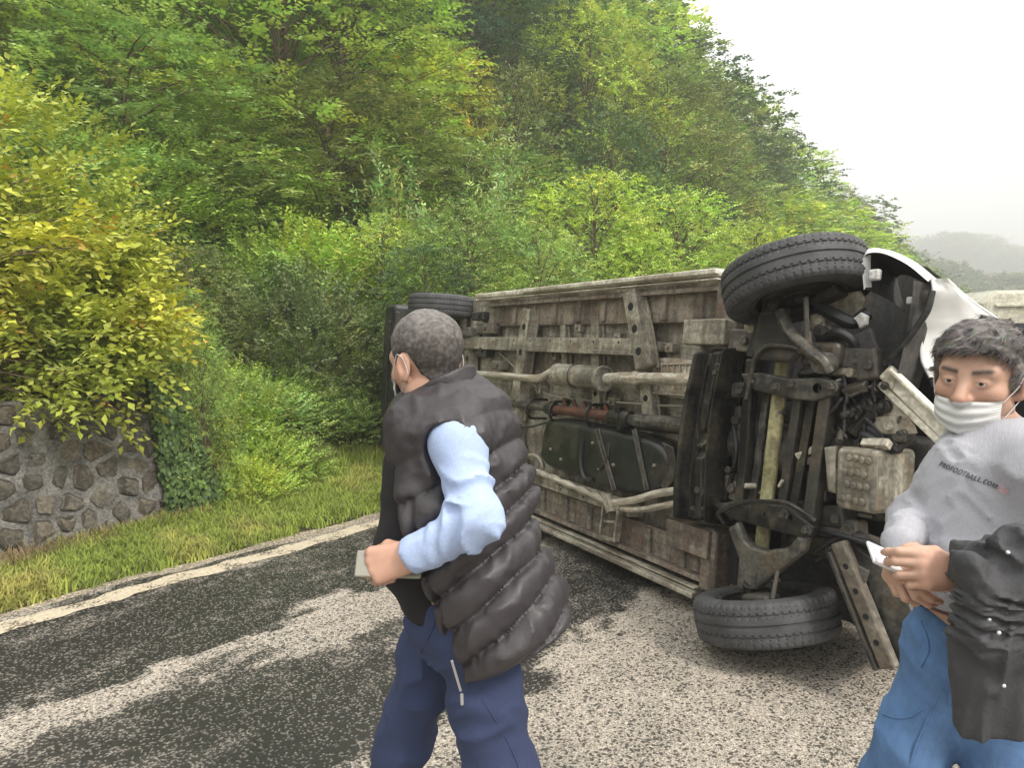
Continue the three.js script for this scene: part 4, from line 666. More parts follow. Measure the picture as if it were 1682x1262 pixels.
part('clamp', [beam(Q(996, 812, 0.08), Q(1004, 842, 0.08), 0.05, 0.05)], VM.floor);
for (const [x, y] of [[930, 812], [965, 830], [1040, 800]]) part('bracket', [beam(Q(x, y, -0.08), Q(x + 3, y + 28, -0.08), 0.05, 0.04)], VM.pan);
// ---- black pressed cross member between floor and engine
{
  const A = Q(1146, 572, 0.1), B = Q(1199, 566, 0.1), C = Q(1166, 866, 0.1), D = Q(1111, 858, 0.1), P = [], I = [], nu = 24, nv = 90;
  const prof = (f) => { const e = Math.min(f, 1 - f); return 0.10 - 0.085 * sstep(0.10, 0.17, e) + 0.030 * sstep(0.33, 0.40, e) - 0.16 * sstep(0.035, 0, e); };
  for (let j = 0; j <= nv; j++) for (let i = 0; i <= nu; i++) {
    const f = i / nu, g = j / nv, bend = 0.03 * Math.sin(g * Math.PI), end = 0.15 * (sstep(0.03, 0, g) + sstep(0.97, 1, g));
    const pocket = 0.022 * (sstep(0.47, 0.48, g) * (1 - sstep(0.53, 0.54, g)) + sstep(0.57, 0.58, g) * (1 - sstep(0.61, 0.62, g))) * sstep(0.3, 0.38, Math.min(f, 1 - f));
    P.push(lerp(lerp(A[0], B[0], f), lerp(D[0], C[0], f), g) - bend * 0.5 + 0.02 * sstep(0.6, 0.8, g) * (f - 0.5), lerp(lerp(A[1], B[1], f), lerp(D[1], C[1], f), g), prof(f) + bend + 0.03 - end - pocket);
  }
  for (let j = 0; j < nv; j++) for (let i = 0; i < nu; i++) { const a = j * (nu + 1) + i, b = a + nu + 1; I.push(a, b, a + 1, a + 1, b, b + 1); }
  const g = new THREE.BufferGeometry(); g.setAttribute('position', new THREE.BufferAttribute(new Float32Array(P), 3)); g.setIndex(I); g.computeVertexNormals();
  const m = part('gearbox_cross_member', boxUV(g), VM.oily);
  for (const [x, y, r] of [[1165, 612, 0.02], [1152, 660, 0.024], [1137, 806, 0.028], [1146, 836, 0.012], [1128, 836, 0.012], [1168, 600, 0.01]]) { const c = Q(x, y, 0.13); mesh('bolt', [cyl([c[0], c[1], 0.06], [c[0], c[1], 0.085], r * 1.35), cyl([c[0], c[1], 0.08], [c[0], c[1], 0.10], r * 0.7)], VM.iron, m); }
}
// ---- wheels
function tyreGeo(R, W) {
  const prof = [], NT = 360, rim = R * 0.63, g = []; // across the width: inner bead, side wall, shoulder, tread with three grooves, back
  const tread = (x) => R - 0.010 * (2 * x / W) ** 2 - 0.012 * sstep(0.80, 1, Math.abs(2 * x / W));
  prof.push([-W * 0.40, rim]); prof.push([-W * 0.47, rim + 0.02]); prof.push([-W * 0.52, rim + 0.055]); prof.push([-W * 0.515, R - 0.06]); prof.push([-W * 0.49, R - 0.033]);
  const NX = 44; for (let i = 0; i <= NX; i++) { const x = lerp(-0.475, 0.475, i / NX) * W; prof.push([x, tread(x), i]); }
  prof.push([W * 0.49, R - 0.033]); prof.push([W * 0.515, R - 0.06]); prof.push([W * 0.52, rim + 0.055]); prof.push([W * 0.47, rim + 0.02]); prof.push([W * 0.40, rim]);
  const P = [], I = [], U = [], n = prof.length;
  for (let k = 0; k <= NT; k++) { const a = k / NT * Math.PI * 2, ph = (k / NT * 60) % 1, notch = ph < 0.18;
    prof.forEach(([x, r, i]) => { let q = r; if (i !== undefined) { const f = Math.abs(2 * x / W); for (const c of [-0.46, 0, 0.46]) { const d = Math.abs(2 * x / W - c); if (d < 0.045) q -= 0.008; else if (d < 0.14 && notch && c !== 0) q -= 0.006; } if (f > 0.72 && notch) q -= 0.004; } P.push(Math.cos(a) * q, x, Math.sin(a) * q); U.push(x, a * R); }); }
  for (let k = 0; k < NT; k++) for (let i = 0; i < n - 1; i++) { const a = k * n + i, b = a + n; I.push(a, b, a + 1, a + 1, b, b + 1); }
  const geo = new THREE.BufferGeometry(); geo.setAttribute('position', new THREE.BufferAttribute(new Float32Array(P), 3)); geo.setAttribute('uv', new THREE.BufferAttribute(new Float32Array(U), 2)); geo.setIndex(I);
  return toCreasedNormals(geo, 0.55);
}
const TYRE = tyreGeo(0.345, 0.212);
const RIM = (() => { const pr = [[0.05, -0.03], [0.10, -0.03], [0.14, 0.01], [0.19, 0.02], [0.205, 0.05], [0.212, 0.085], [0.222, 0.09], [0.222, 0.095], [0.206, 0.092], [0.198, 0.06], [0.205, -0.04], [0.210, -0.088], [0.222, -0.095], [0.222, -0.09], [0.20, -0.085], [0.19, -0.03], [0.19, 0.0]].map(([x, y]) => new THREE.Vector2(x, y)); return boxUV(toCreasedNormals(new THREE.LatheGeometry(pr, 48), 0.5)); })();
const DISC = [cyl([0, -0.075, 0], [0, -0.05, 0], 0.165, 0.165, 40), cyl([0, -0.085, 0], [0, 0.02, 0], 0.085, 0.085, 28), cyl([0, -0.12, 0], [0, -0.08, 0], 0.05, 0.05, 20)], CAL = boxAt(0.16, 0.10, 0.11, 0.09, -0.07, -0.11, 0.02);
function wheel(u, v, n, steer, lean, flip) {
  const w = new THREE.Group(); w.name = 'wheel'; van.add(w); w.position.set(u, v, n); w.rotation.set(lean, 0, steer, 'ZXY'); const s = flip ? -1 : 1;
  mesh('tyre', TYRE, VM.rubber, w); const r = mesh('rim', RIM, VM.iron, w), d = mesh('brake_disc', merge(DISC), VM.oily, w), c = mesh('brake_caliper', CAL, VM.dark, w);
  for (const q of [r, d, c]) if (flip) q.rotation.x = Math.PI; return w;
}
wheel(0.02, 1.848, 0.05, 0.34, -0.03, false);
wheel(0.00, 0.205, 0.06, 0.26, 0.05, true);
wheel(-4.16, 1.87, 0.05, 0, 0, false);
wheel(-4.16, 0.21, 0.05, 0, 0, true);
// ---- rear axle and springs, rear bumper
part('rear_axle', [tube([[-4.16, 0.3, 0.03], [-4.16, 0.95, 0.05], [-4.16, 1.05, 0.05], [-4.16, 1.78, 0.03]], (t) => 0.05 + 0.09 * Math.exp(-(((t - 0.5) / 0.09) ** 2)), 50, 16)], VM.dark);
for (const v of [1.58, 0.42]) { part('leaf_spring', [0, 1, 2].map((k) => tube([[-4.95 + k * 0.16, v, -0.04 + k * 0.014], [-4.16, v, 0.09 + k * 0.014], [-3.45 - k * 0.16, v, -0.04 + k * 0.014]], 0.02, 24, 6)), VM.oily); part('shock_absorber', [cyl([-4.0, v - 0.12, 0.08], [-3.7, v - 0.06, -0.06], 0.034), cyl([-3.7, v - 0.06, -0.06], [-3.55, v - 0.03, -0.12], 0.022)], VM.iron); }
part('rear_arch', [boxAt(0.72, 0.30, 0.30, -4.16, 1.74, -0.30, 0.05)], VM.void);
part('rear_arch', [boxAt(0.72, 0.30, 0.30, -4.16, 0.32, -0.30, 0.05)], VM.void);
part('rear_bumper', [boxAt(0.34, 1.86, 0.34, -5.66, 1.02, -0.10, 0.06), beam([-5.42, 0.2, 0.06], [-5.42, 1.85, 0.06], 0.07, 0.05), boxAt(0.10, 1.5, 0.04, -5.6, 1.0, 0.08, 0.01)], VM.black);
part('spare_wheel_carrier', [boxAt(0.5, 0.8, 0.06, -5.05, 0.98, -0.04, 0.02), cyl([-5.05, 0.98, -0.06], [-5.05, 0.98, 0.02], 0.28, 0.24, 30)], VM.dark);
part('rear_lamp', [boxAt(0.06, 0.12, 0.34, -5.82, 1.90, -0.5, 0.02)], new THREE.MeshStandardMaterial({ color: lin(0.3, 0.03, 0.02), roughness: 0.3 }));
part('rear_door', [boxAt(0.05, 1.84, 1.6, -5.82, 1.02, -1.1, 0.03)], VM.white);
part('tow_bar', [cyl(Q(590, 758, 0.0), Q(660, 760, 0.02), 0.028), cyl(Q(590, 766, 0.0), Q(660, 768, 0.02), 0.028)], metal(grime(16, [0.66, 0.50, 0.40], [0.82, 0.68, 0.56], [0.5, 0.4, 0.33])));
for (const [x, y, w, h] of [[800, 540, 0.3, 0.1], [795, 575, 0.2, 0.14], [790, 520, 0.24, 0.08], [820, 600, 0.16, 0.08]]) { const a = Q(x, y, -0.05); part('bracket', [boxAt(w, h, 0.1, a[0], a[1], -0.06, 0.015), cyl([a[0] + 0.05, a[1], -0.02], [a[0] + 0.05, a[1], 0.02], 0.02)], x < 800 ? VM.dark : VM.pan); }
// ---- front end: engine bay mass, subframe, suspension
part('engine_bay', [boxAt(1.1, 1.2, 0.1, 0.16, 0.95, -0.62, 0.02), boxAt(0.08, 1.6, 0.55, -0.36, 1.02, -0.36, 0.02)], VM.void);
part('engine_block', [boxAt(0.62, 0.52, 0.34, 0.12, 1.0, -0.30, 0.05), boxAt(0.3, 0.34, 0.3, 0.52, 0.98, -0.28, 0.06)], VM.dark);
part('gearbox', [tube([[0.1, 1.0, -0.1], [-0.3, 1.02, -0.1], [-0.75, 1.02, -0.06]], (t) => 0.17 - 0.09 * t, 16, 18)], VM.dark);
for (const s of [0, 1]) part('engine_mount', [boxAt(0.2, 0.16, 0.2, 0.05, s ? 1.36 : 0.62, -0.2, 0.03), cyl([0.05, s ? 1.3 : 0.68, -0.1], [0.05, s ? 1.42 : 0.56, -0.06], 0.05)], VM.oily);
// columns that run across the axle
const column = (name, x0, y0, x1, y1, n, w, h, mat) => part(name, [beam(Q(x0, y0, n), Q(x1, y1, n), w, h, V3(0, 0, 1), 0.012)], mat);
column('transverse_leaf_spring', 1288, 572, 1250, 905, 0.06, 0.078, 0.03, VM.spring);
column('subframe_beam', 1237, 590, 1217, 840, 0.08, 0.055, 0.06, VM.oily);
column('subframe_beam', 1263, 640, 1236, 840, 0.04, 0.045, 0.05, VM.iron);
column('subframe_beam', 1314, 650, 1284, 850, 0.05, 0.05, 0.05, VM.dark);
column('subframe_beam', 1338, 655, 1305, 850, 0.03, 0.05, 0.06, VM.oily);
column('subframe_beam', 1362, 640, 1330, 870, 0.08, 0.06, 0.07, VM.dark);
part('subframe_plate', [plate(q2(0.13, [1218, 614], [1250, 612], [1300, 622], [1352, 620], [1376, 630], [1370, 648], [1338, 660], [1290, 654], [1228, 638]), 0.05, 0.012, 0.09, [[...Q(1344, 638, 0.13).slice(0, 2), 0.035], [...Q(1274, 636, 0.13).slice(0, 2), 0.018], [...Q(1234, 626, 0.13).slice(0, 2), 0.014]])], VM.iron);
part('subframe_plate', [plate(q2(0.13, [1172, 828], [1232, 820], [1296, 832], [1340, 866], [1330, 886], [1272, 872], [1200, 852]), 0.05, 0.012, 0.09, [[...Q(1300, 850, 0.13).slice(0, 2), 0.025], [...Q(1210, 838, 0.13).slice(0, 2), 0.016], [...Q(1258, 844, 0.13).slice(0, 2), 0.018]])], VM.oily);
for (const [x, y] of [[1236, 626], [1272, 636], [1300, 632], [1365, 636], [1190, 836], [1225, 830], [1285, 846], [1322, 872]]) { const c = Q(x, y, 0.15); part('bolt', [cyl([c[0], c[1], 0.13], [c[0], c[1], 0.165], 0.016, 0.016, 6), cyl([c[0], c[1], 0.13], [c[0], c[1], 0.145], 0.024)], VM.iron); }
// control arms
part('control_arm', [plate(q2(0.16, [1198, 868], [1212, 858], [1222, 880], [1236, 896], [1262, 904], [1298, 898], [1312, 880], [1326, 884], [1322, 906], [1290, 932], [1246, 968], [1226, 975], [1212, 966], [1216, 918]), 0.06, 0.018, 0.12, [[...Q(1244, 925, 0.16).slice(0, 2), 0.02], [...Q(1270, 914, 0.16).slice(0, 2), 0.012]])], VM.iron);
part('control_arm', [plate(q2(0.14, [1252, 512], [1290, 508], [1298, 545], [1312, 580], [1300, 596], [1244, 592], [1240, 560]), 0.07, 0.02, 0.10, [[...Q(1275, 548, 0.14).slice(0, 2), 0.022]])], VM.dark);
part('control_arm', tube([Q(1280, 512, 0.17), Q(1296, 546, 0.18), Q(1326, 574, 0.18), Q(1352, 594, 0.17), Q(1362, 612, 0.15)], (t) => 0.024 + 0.006 * Math.sin(t * 3.1), 30, 10), VM.iron);
part('ball_joint', cyl(Q(1232, 958, 0.17), Q(1230, 984, 0.13), 0.035), VM.oily); part('ball_joint', cyl(Q(1262, 520, 0.15), Q(1268, 492, 0.12), 0.04), VM.oily);
part('tie_rod', [cyl(Q(1323, 488, 0.2), Q(1326, 560, 0.16), 0.011), cyl(Q(1325, 545, 0.16), Q(1327, 572, 0.15), 0.02)], VM.iron);
part('tie_rod', [cyl(Q(1268, 985, 0.2), Q(1279, 930, 0.16), 0.011), cyl(Q(1279, 930, 0.16), Q(1284, 905, 0.15), 0.018)], VM.iron);
part('damper', cyl(Q(1236, 588, 0.04), Q(1262, 500, 0.0), 0.036), VM.dark); part('damper', cyl(Q(1232, 880, 0.05), Q(1236, 980, 0.0), 0.036), VM.dark);
part('steering_box', [boxAt(0.2, 0.12, 0.18, 0.22, 1.5, 0.02, 0.03), cyl([0.28, 1.46, 0.1], [0.28, 1.46, 0.17], 0.05)], VM.iron);
part('sway_bar', tube([Q(1225, 655, 0.14), Q(1240, 590, 0.18), Q(1262, 568, 0.19), Q(1310, 572, 0.19), Q(1345, 598, 0.16)], 0.012, 40, 8), VM.iron);
part('sway_bar', tube([Q(1190, 860, 0.13), Q(1180, 842, 0.17), Q(1220, 826, 0.18), Q(1290, 826, 0.18), Q(1340, 856, 0.14)], 0.012, 40, 8), VM.oily);
// oil sump: knobbly cast face, ribbed side
{
  const a = Q(1366, 832, 0.14), b = Q(1444, 742, 0.14), m = part('oil_sump', [boxAt(b[0] - a[0], b[1] - a[1], 0.34, (a[0] + b[0]) / 2, (a[1] + b[1]) / 2 + 0.0, -0.03, 0.03, 0, 0, 0.05)], VM.alu);
  const r = rng(9); for (let i = 0; i < 4; i++) for (let j = 0; j < 4; j++) { const u = lerp(a[0] + 0.05, b[0] - 0.045, (i + (j % 2) * 0.5) / 3.5), v = lerp(a[1] + 0.05, b[1] - 0.05, j / 3) + (r() - 0.5) * 0.012; const g = new THREE.SphereGeometry(0.016, 14, 10); g.scale(1, 1, 0.35); g.translate(u, v, 0.143); mesh('boss', boxUV(g), VM.alu, m); }
  for (let k = 0; k < 4; k++) mesh('fin', [beam([b[0] + 0.006, a[1] + 0.05 + k * 0.06, 0.11], [b[0] + 0.006, a[1] + 0.05 + k * 0.06, -0.17], 0.016, 0.016)], VM.alu, m);
  mesh('flange', [boxAt(b[0] - a[0] + 0.05, b[1] - a[1] + 0.05, 0.03, (a[0] + b[0]) / 2, (a[1] + b[1]) / 2, -0.17, 0.008)], VM.alu, m);
  mesh('side_flange', [plate(q2(0.12, [1352, 735], [1372, 732], [1372, 812], [1358, 808]), 0.08, 0.01, 0.04)], VM.alu, m);
}
// front beams: pale radiator carrier, torn bumper beam
part('radiator_carrier', [beam(Q(1454, 610, 0.05), Q(1600, 752, 0.0), 0.07, 0.03), beam(Q(1462, 606, 0.06), Q(1604, 742, 0.01), 0.016, 0.05), beam(Q(1448, 630, 0.02), Q(1560, 738, 0.0), 0.03, 0.06)], VM.cream);
part('carrier_plate', [plate(q2(0.0, [1450, 640], [1500, 690], [1508, 712], [1480, 716], [1452, 672]), 0.02, 0.005, 0.0)], VM.shield);
{
  const A = Q(1378, 890, 0.10), B = Q(1462, 1098, 0.06), dir = V3(B[0] - A[0], B[1] - A[1], 0).normalize();
  part('bumper_beam', [beam(A, B, 0.075, 0.05, V3(0, 0, 1), 0.014)], VM.pan);
  part('bumper_skin', [plate(q2(0.02, [1392, 888], [1440, 920], [1490, 975], [1515, 1060], [1475, 1095], [1440, 1010]), 0.03, 0.01, 0.0)], VM.iron);
  for (let k = 0; k < 4; k++) { const f = 0.2 + k * 0.2; part('hole', cyl([lerp(A[0], B[0], f), lerp(A[1], B[1], f), lerp(A[2], B[2], f) + 0.018], [lerp(A[0], B[0], f), lerp(A[1], B[1], f), lerp(A[2], B[2], f) + 0.028], 0.014), VM.void); }
  part('bumper_rib', [beam(Q(1368, 905, 0.1), Q(1446, 1098, 0.05), 0.02, 0.09)], VM.dark);
  part('torn_strip', [beam(Q(1382, 925, 0.08), Q(1424, 948, 0.08), 0.06, 0.02)], VM.iron);
}
part('cross_tube', [tube([Q(1340, 870, 0.02), Q(1400, 880, 0.03), Q(1470, 905, 0.02)], 0.03, 20, 10)], VM.dark);
part('air_deflector', [plate(q2(-0.02, [1390, 560], [1440, 540], [1462, 600], [1452, 640], [1428, 668], [1405, 640]), 0.03, 0.008, 0.0)], VM.liner);
// ---- wheel arch liners and the crumpled white wing
function liner(vIn, vOut, R, a0, a1) {
  const P = [], I = [], na = 34, nv = 14; for (let j = 0; j <= nv; j++) for (let i = 0; i <= na; i++) { const a = lerp(a0, a1, i / na), f = j / nv, rr = R * (1 - 0.10 * (1 - f) ** 2) + 0.008 * Math.sin(a * 22) * sstep(0.2, 0.6, f); P.push(Math.cos(a) * rr * 1.04, lerp(vIn, vOut - Math.sign(vOut - vIn) * 0.55 * Math.max(0, Math.cos(a) * rr * 1.04 - 0.34), f), -Math.sin(a) * rr * 0.92); }
  for (let j = 0; j < nv; j++) for (let i = 0; i < na; i++) { const a = j * (na + 1) + i, b = a + na + 1; I.push(a, b, a + 1, a + 1, b, b + 1); }
  const g = new THREE.BufferGeometry(); g.setAttribute('position', new THREE.BufferAttribute(new Float32Array(P), 3)); g.setIndex(I); g.computeVertexNormals(); return boxUV(g);
}
part('wheel_arch_liner', liner(1.36, 1.97, 0.60, -0.12, 2.5), VM.liner);
part('wheel_arch_liner', liner(0.62, 0.10, 0.58, -0.05, 2.5), VM.liner);
{
  // crumpled white wing: a bulged panel from the arch lip round to the nose
  const La = [Q(1531, 459, 0.0), Q(1533, 480, 0.0), Q(1522, 512, -0.02), Q(1512, 545, -0.04), Q(1514, 590, -0.06), Q(1528, 620, -0.08)], Ra = [Q(1562, 470, -0.14), Q(1600, 500, -0.34), Q(1640, 528, -0.50), Q(1672, 556, -0.60), Q(1690, 596, -0.62), Q(1690, 640, -0.62)];
  const ca = new THREE.CatmullRomCurve3(La.map((p) => V3(...p))), cb = new THREE.CatmullRomCurve3(Ra.map((p) => V3(...p))), P = [], I = [], na = 40, nb = 30;
  for (let j = 0; j <= nb; j++) for (let i = 0; i <= na; i++) { const a = ca.getPoint(i / na), b = cb.getPoint(i / na), f = j / nb, bulge = 0.05 * Math.sin(Math.PI * f) + 0.03 * (fbm(i * 0.12, j * 0.12, 3, 3) - 0.5); P.push(lerp(a.x, b.x, f) + bulge * 0.8, lerp(a.y, b.y, f) + bulge * 0.2, lerp(a.z, b.z, f) + bulge * 0.6); }
  for (let j = 0; j < nb; j++) for (let i = 0; i < na; i++) { const a = j * (na + 1) + i, b = a + na + 1; I.push(a, a + 1, b, a + 1, b + 1, b); }
  const wg = new THREE.BufferGeometry(); wg.setAttribute('position', new THREE.BufferAttribute(new Float32Array(P), 3)); wg.setIndex(I); wg.computeVertexNormals(); part('front_wing', boxUV(wg), VM.paint);
  part('wing_edge', [tube(La.map((p) => V3(...p)), 0.008, 40, 7), tube(Ra.map((p) => V3(...p)), 0.010, 40, 7), tube([La[0], V3(...Q(1545, 464, -0.07)), Ra[0]], 0.009, 14, 7)], VM.paint);
  { const cu = new THREE.CatmullRomCurve3([Q(1422, 474, 0.02), Q(1420, 440, 0.02), Q(1424, 414, 0.02), Q(1446, 412, 0.01), Q(1490, 430, 0.0), Q(1528, 460, 0.0)].map((p) => V3(...p))), P = [], I = []; for (let i = 0; i <= 40; i++) { const p = cu.getPoint(i / 40), w = 0.008 + 0.010 * Math.exp(-(((i / 40 - 0.36) / 0.16) ** 2)); P.push(p.x - w * 0.4, p.y - w, p.z + 0.01, p.x, p.y + w * 0.6, p.z, p.x + 0.004, p.y + w, p.z - 0.035); if (i < 40) for (const k of [0, 1]) I.push(i * 3 + k, i * 3 + k + 1, i * 3 + k + 3, i * 3 + k + 1, i * 3 + k + 4, i * 3 + k + 3); } const g = new THREE.BufferGeometry(); g.setAttribute('position', new THREE.BufferAttribute(new Float32Array(P), 3)); g.setIndex(I); g.computeVertexNormals(); part('wing_lip', boxUV(g), VM.paint); const P2 = [], I2 = []; for (let i = 0; i <= 40; i++) { const p = cu.getPoint(i / 40), f = i / 40; P2.push(p.x, p.y - 0.004, p.z - 0.004, p.x - 0.02, p.y - 0.03, p.z - 0.2, p.x - 0.06, p.y - 0.07, p.z - 0.42 + 0.2 * f); if (i < 40) for (const k of [0, 1]) I2.push(i * 3 + k, i * 3 + k + 3, i * 3 + k + 1, i * 3 + k + 1, i * 3 + k + 3, i * 3 + k + 4); } const g2 = new THREE.BufferGeometry(); g2.setAttribute('position', new THREE.BufferAttribute(new Float32Array(P2), 3)); g2.setIndex(I2); g2.computeVertexNormals(); part('wing_inner_skin', boxUV(g2), VM.liner); }
  part('wing_clip', boxAt(0.05, 0.05, 0.03, ...Q(1437, 452, 0.02), 0.01), VM.white); part('wing_clip', boxAt(0.03, 0.035, 0.03, ...Q(1495, 494, -0.1), 0.01), VM.white);
  part('liner_lip', [tube([Q(1531, 478, 0.03), Q(1522, 512, 0.04), Q(1490, 560, 0.05), Q(1462, 590, 0.05)], 0.014, 30, 8)], VM.black);
  part('headlamp_housing', [boxAt(0.16, 0.26, 0.26, 0.66, 1.26, -0.36, 0.05)], new THREE.MeshStandardMaterial({ color: lin(0.016, 0.02, 0.028), roughness: 0.3 }));
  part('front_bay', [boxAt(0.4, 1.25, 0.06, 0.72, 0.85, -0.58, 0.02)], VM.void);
}
// hoses and small iron round the engine
const hoses = [[[1345, 505, 0.02], [1375, 520, 0.03], [1400, 530, 0.0], [1425, 515, -0.05], 0.032], [[1345, 560, 0.05], [1375, 545, 0.08], [1400, 560, 0.05], [1410, 590, 0.0], 0.02], [[1385, 640, 0.0], [1410, 690, 0.05], [1450, 720, 0.04], [1470, 740, 0.0], 0.016], [[1460, 600, -0.1], [1490, 650, -0.08], [1540, 690, -0.1], [1570, 700, -0.14], 0.02], [[1380, 700, 0.02], [1420, 715, 0.06], [1460, 735, 0.04], [1500, 720, -0.05], 0.024], [[1205, 700, 0.0], [1210, 740, 0.04], [1200, 790, 0.03], [1190, 820, 0.02], 0.014], [[1345, 870, 0.06], [1400, 885, 0.08], [1450, 900, 0.06], [1475, 895, 0.0], 0.012], [[1340, 905, 0.05], [1375, 885, 0.06], [1430, 890, 0.06], [1470, 915, 0.04], 0.011]];
for (const h of hoses) part('hose', tube(h.slice(0, 4).map((p) => Q(...p)), h[4], 30, 9), VM.hose);
part('splash_plate', [plate(q2(-0.1, [1343, 500], [1372, 486], [1415, 478], [1424, 492], [1412, 520], [1390, 524]), 0.014, 0.004, -0.1)], VM.shield);
part('torn_insulation', [plate(q2(0.0, [1406, 524], [1418, 514], [1430, 520], [1428, 534], [1416, 540], [1412, 530]), 0.03, 0.012, 0.0)], VM.white);
{
  const r = rng(15);
  for (const [x, y, n, w, h, d, m] of [[1395, 590, 0.06, 0.16, 0.1, 0.1, 'iron'], [1420, 600, 0.08, 0.1, 0.14, 0.08, 'dark'], [1385, 612, 0.06, 0.2, 0.05, 0.1, 'floor'], [1440, 640, 0.02, 0.1, 0.1, 0.1, 'oily'], [1400, 650, 0.02, 0.14, 0.12, 0.1, 'void'], [1420, 690, 0.04, 0.12, 0.16, 0.12, 'iron'], [1452, 700, 0.05, 0.12, 0.08, 0.1, 'shield'], [1470, 716, 0.03, 0.1, 0.06, 0.08, 'iron'], [1395, 730, 0.05, 0.2, 0.05, 0.1, 'oily'], [1205, 690, 0.0, 0.1, 0.14, 0.1, 'dark'], [1212, 745, 0.02, 0.1, 0.12, 0.1, 'oily'], [1195, 800, 0.02, 0.16, 0.12, 0.1, 'pan'], [1210, 640, 0.04, 0.12, 0.08, 0.1, 'iron'], [1340, 800, 0.05, 0.12, 0.14, 0.1, 'oily'], [1365, 850, 0.05, 0.14, 0.1, 0.1, 'dark'], [1385, 870, 0.05, 0.12, 0.08, 0.1, 'iron'], [1350, 900, 0.04, 0.2, 0.1, 0.1, 'oily'], [1375, 775, 0.0, 0.1, 0.16, 0.1, 'dark'], [1215, 560, 0.04, 0.16, 0.12, 0.1, 'pan'], [1232, 540, 0.02, 0.1, 0.14, 0.1, 'floor'], [1352, 545, 0.06, 0.12, 0.06, 0.08, 'iron'], [1370, 568, 0.04, 0.14, 0.06, 0.08, 'oily'], [1340, 528, 0.04, 0.08, 0.08, 0.08, 'shield']]) {
    const a = Q(x, y, n); part('engine_fitting', [boxAt(w, h, d, a[0], a[1], n - d / 2, 0.016, (r() - 0.5) * 0.3, (r() - 0.5) * 0.3, (r() - 0.5) * 0.5), cyl([a[0] + w * 0.2, a[1], n - 0.02], [a[0] + w * 0.2, a[1], n + 0.02], 0.018 + 0.012 * r())], VM[m]);
  }
  for (let i = 0; i < 52; i++) {
    const [x0, x1, y0, y1] = i < 22 ? [1350, 1460, 610, 735] : i < 40 ? [1196, 1345, 660, 850] : [1340, 1480, 845, 930], x = lerp(x0, x1, r()), y = lerp(y0, y1, r()), n = -0.04 + 0.14 * r(), a = Q(x, y, n), w = 0.015 + 0.03 * r(), m = VM[['oily', 'dark', 'iron', 'iron', 'shield', 'alu'][Math.floor(r() * 6)]];
    if (r() < 0.3) part('engine_fitting', boxAt(w * (1.5 + 2 * r()), w, w, a[0], a[1], n, 0.006, r(), r(), r()), m); else part('engine_fitting', cyl([a[0], a[1], n - 0.02], [a[0] + (r() - 0.5) * 0.1, a[1] + (r() - 0.5) * 0.1, n + 0.03], w * 0.4), m);
  }
  for (let i = 0; i < 18; i++) { const x = lerp(1350, 1450, r()), y = lerp(600, 720, r()), q = [Q(x, y, 0.05 * r())]; for (let k = 1; k < 4; k++) q.push(Q(x + k * 22 * (r() - 0.3), y + k * 26 * (r() - 0.35), 0.1 * r())); part('hose', tube(q, 0.005 + 0.006 * r(), 24, 7), i % 3 ? VM.hose : VM.iron); }
  for (const [x, y, R] of [[1425, 745, 0.05], [1398, 680, 0.045], [1460, 735, 0.03], [1446, 668, 0.03]]) { const a = Q(x, y, 0.06); part('pulley', [cyl([a[0], a[1], 0.0], [a[0], a[1], 0.05], R), cyl([a[0], a[1], 0.045], [a[0], a[1], 0.075], R * 0.45)], VM.oily); }
}
// ---- a second van parked beyond, only its pale roof edge showing beside the wreck
{
  const o = thing('parked_minibus', 'pale cream minibus parked behind the wreck at the right edge', 'minibus', [7.9, 0, -9.3]); o.rotation.y = -0.12;
  const s = new THREE.Shape([[-2.0, 0.35], [2.4, 0.35], [2.45, 1.0], [1.75, 1.25], [1.2, 1.98], [1.0, 2.07], [-1.85, 2.07], [-2.0, 1.95]].map(([x, y]) => new THREE.Vector2(x, y)));
  const g = new THREE.ExtrudeGeometry(s, { depth: 1.66, bevelEnabled: true, bevelSize: 0.06, bevelThickness: 0.08, bevelSegments: 3 }); g.translate(0, 0, -0.83);
  const pale = metal(grime(20, [0.70, 0.69, 0.62], [0.80, 0.79, 0.72], [0.66, 0.64, 0.56]), { roughness: 0.4, bumpScale: 0.0004 }), glass = new THREE.MeshStandardMaterial({ color: lin(0.03, 0.035, 0.04), roughness: 0.08 });
  mesh('body', boxUV(toCreasedNormals(g, 0.6)), pale, o);
  for (const [x, w] of [[-1.5, 0.66], [-0.65, 0.8], [0.3, 0.8], [1.15, 0.6]]) mesh('window', [boxAt(w, 0.46, 0.02, x, 1.5, 0.915, 0.008), boxAt(w, 0.46, 0.02, x, 1.5, -0.915, 0.008)], glass, o);
  mesh('roof_gutter', [beam([-1.9, 1.94, 0.92], [1.05, 1.94, 0.92], 0.03, 0.04)], pale, o);
  mesh('door_mirror', [boxAt(0.06, 0.22, 0.16, 1.3, 1.4, 1.05, 0.02), beam([1.3, 1.3, 0.9], [1.3, 1.36, 1.03], 0.02, 0.02)], VM.black, o);
  for (const [x, z] of [[-1.25, 0.78], [1.55, 0.78], [-1.25, -0.78], [1.55, -0.78]]) { const w = new THREE.Group(); w.name = 'wheel'; w.position.set(x, 0.34, z); w.rotation.x = Math.PI / 2; o.add(w); mesh('tyre', TYRE, VM.rubber, w); mesh('rim', RIM, VM.alu, w); }
  mesh('headlamp', [boxAt(0.06, 0.16, 0.3, 2.47, 0.85, 0.6, 0.02)], VM.white, o);
}
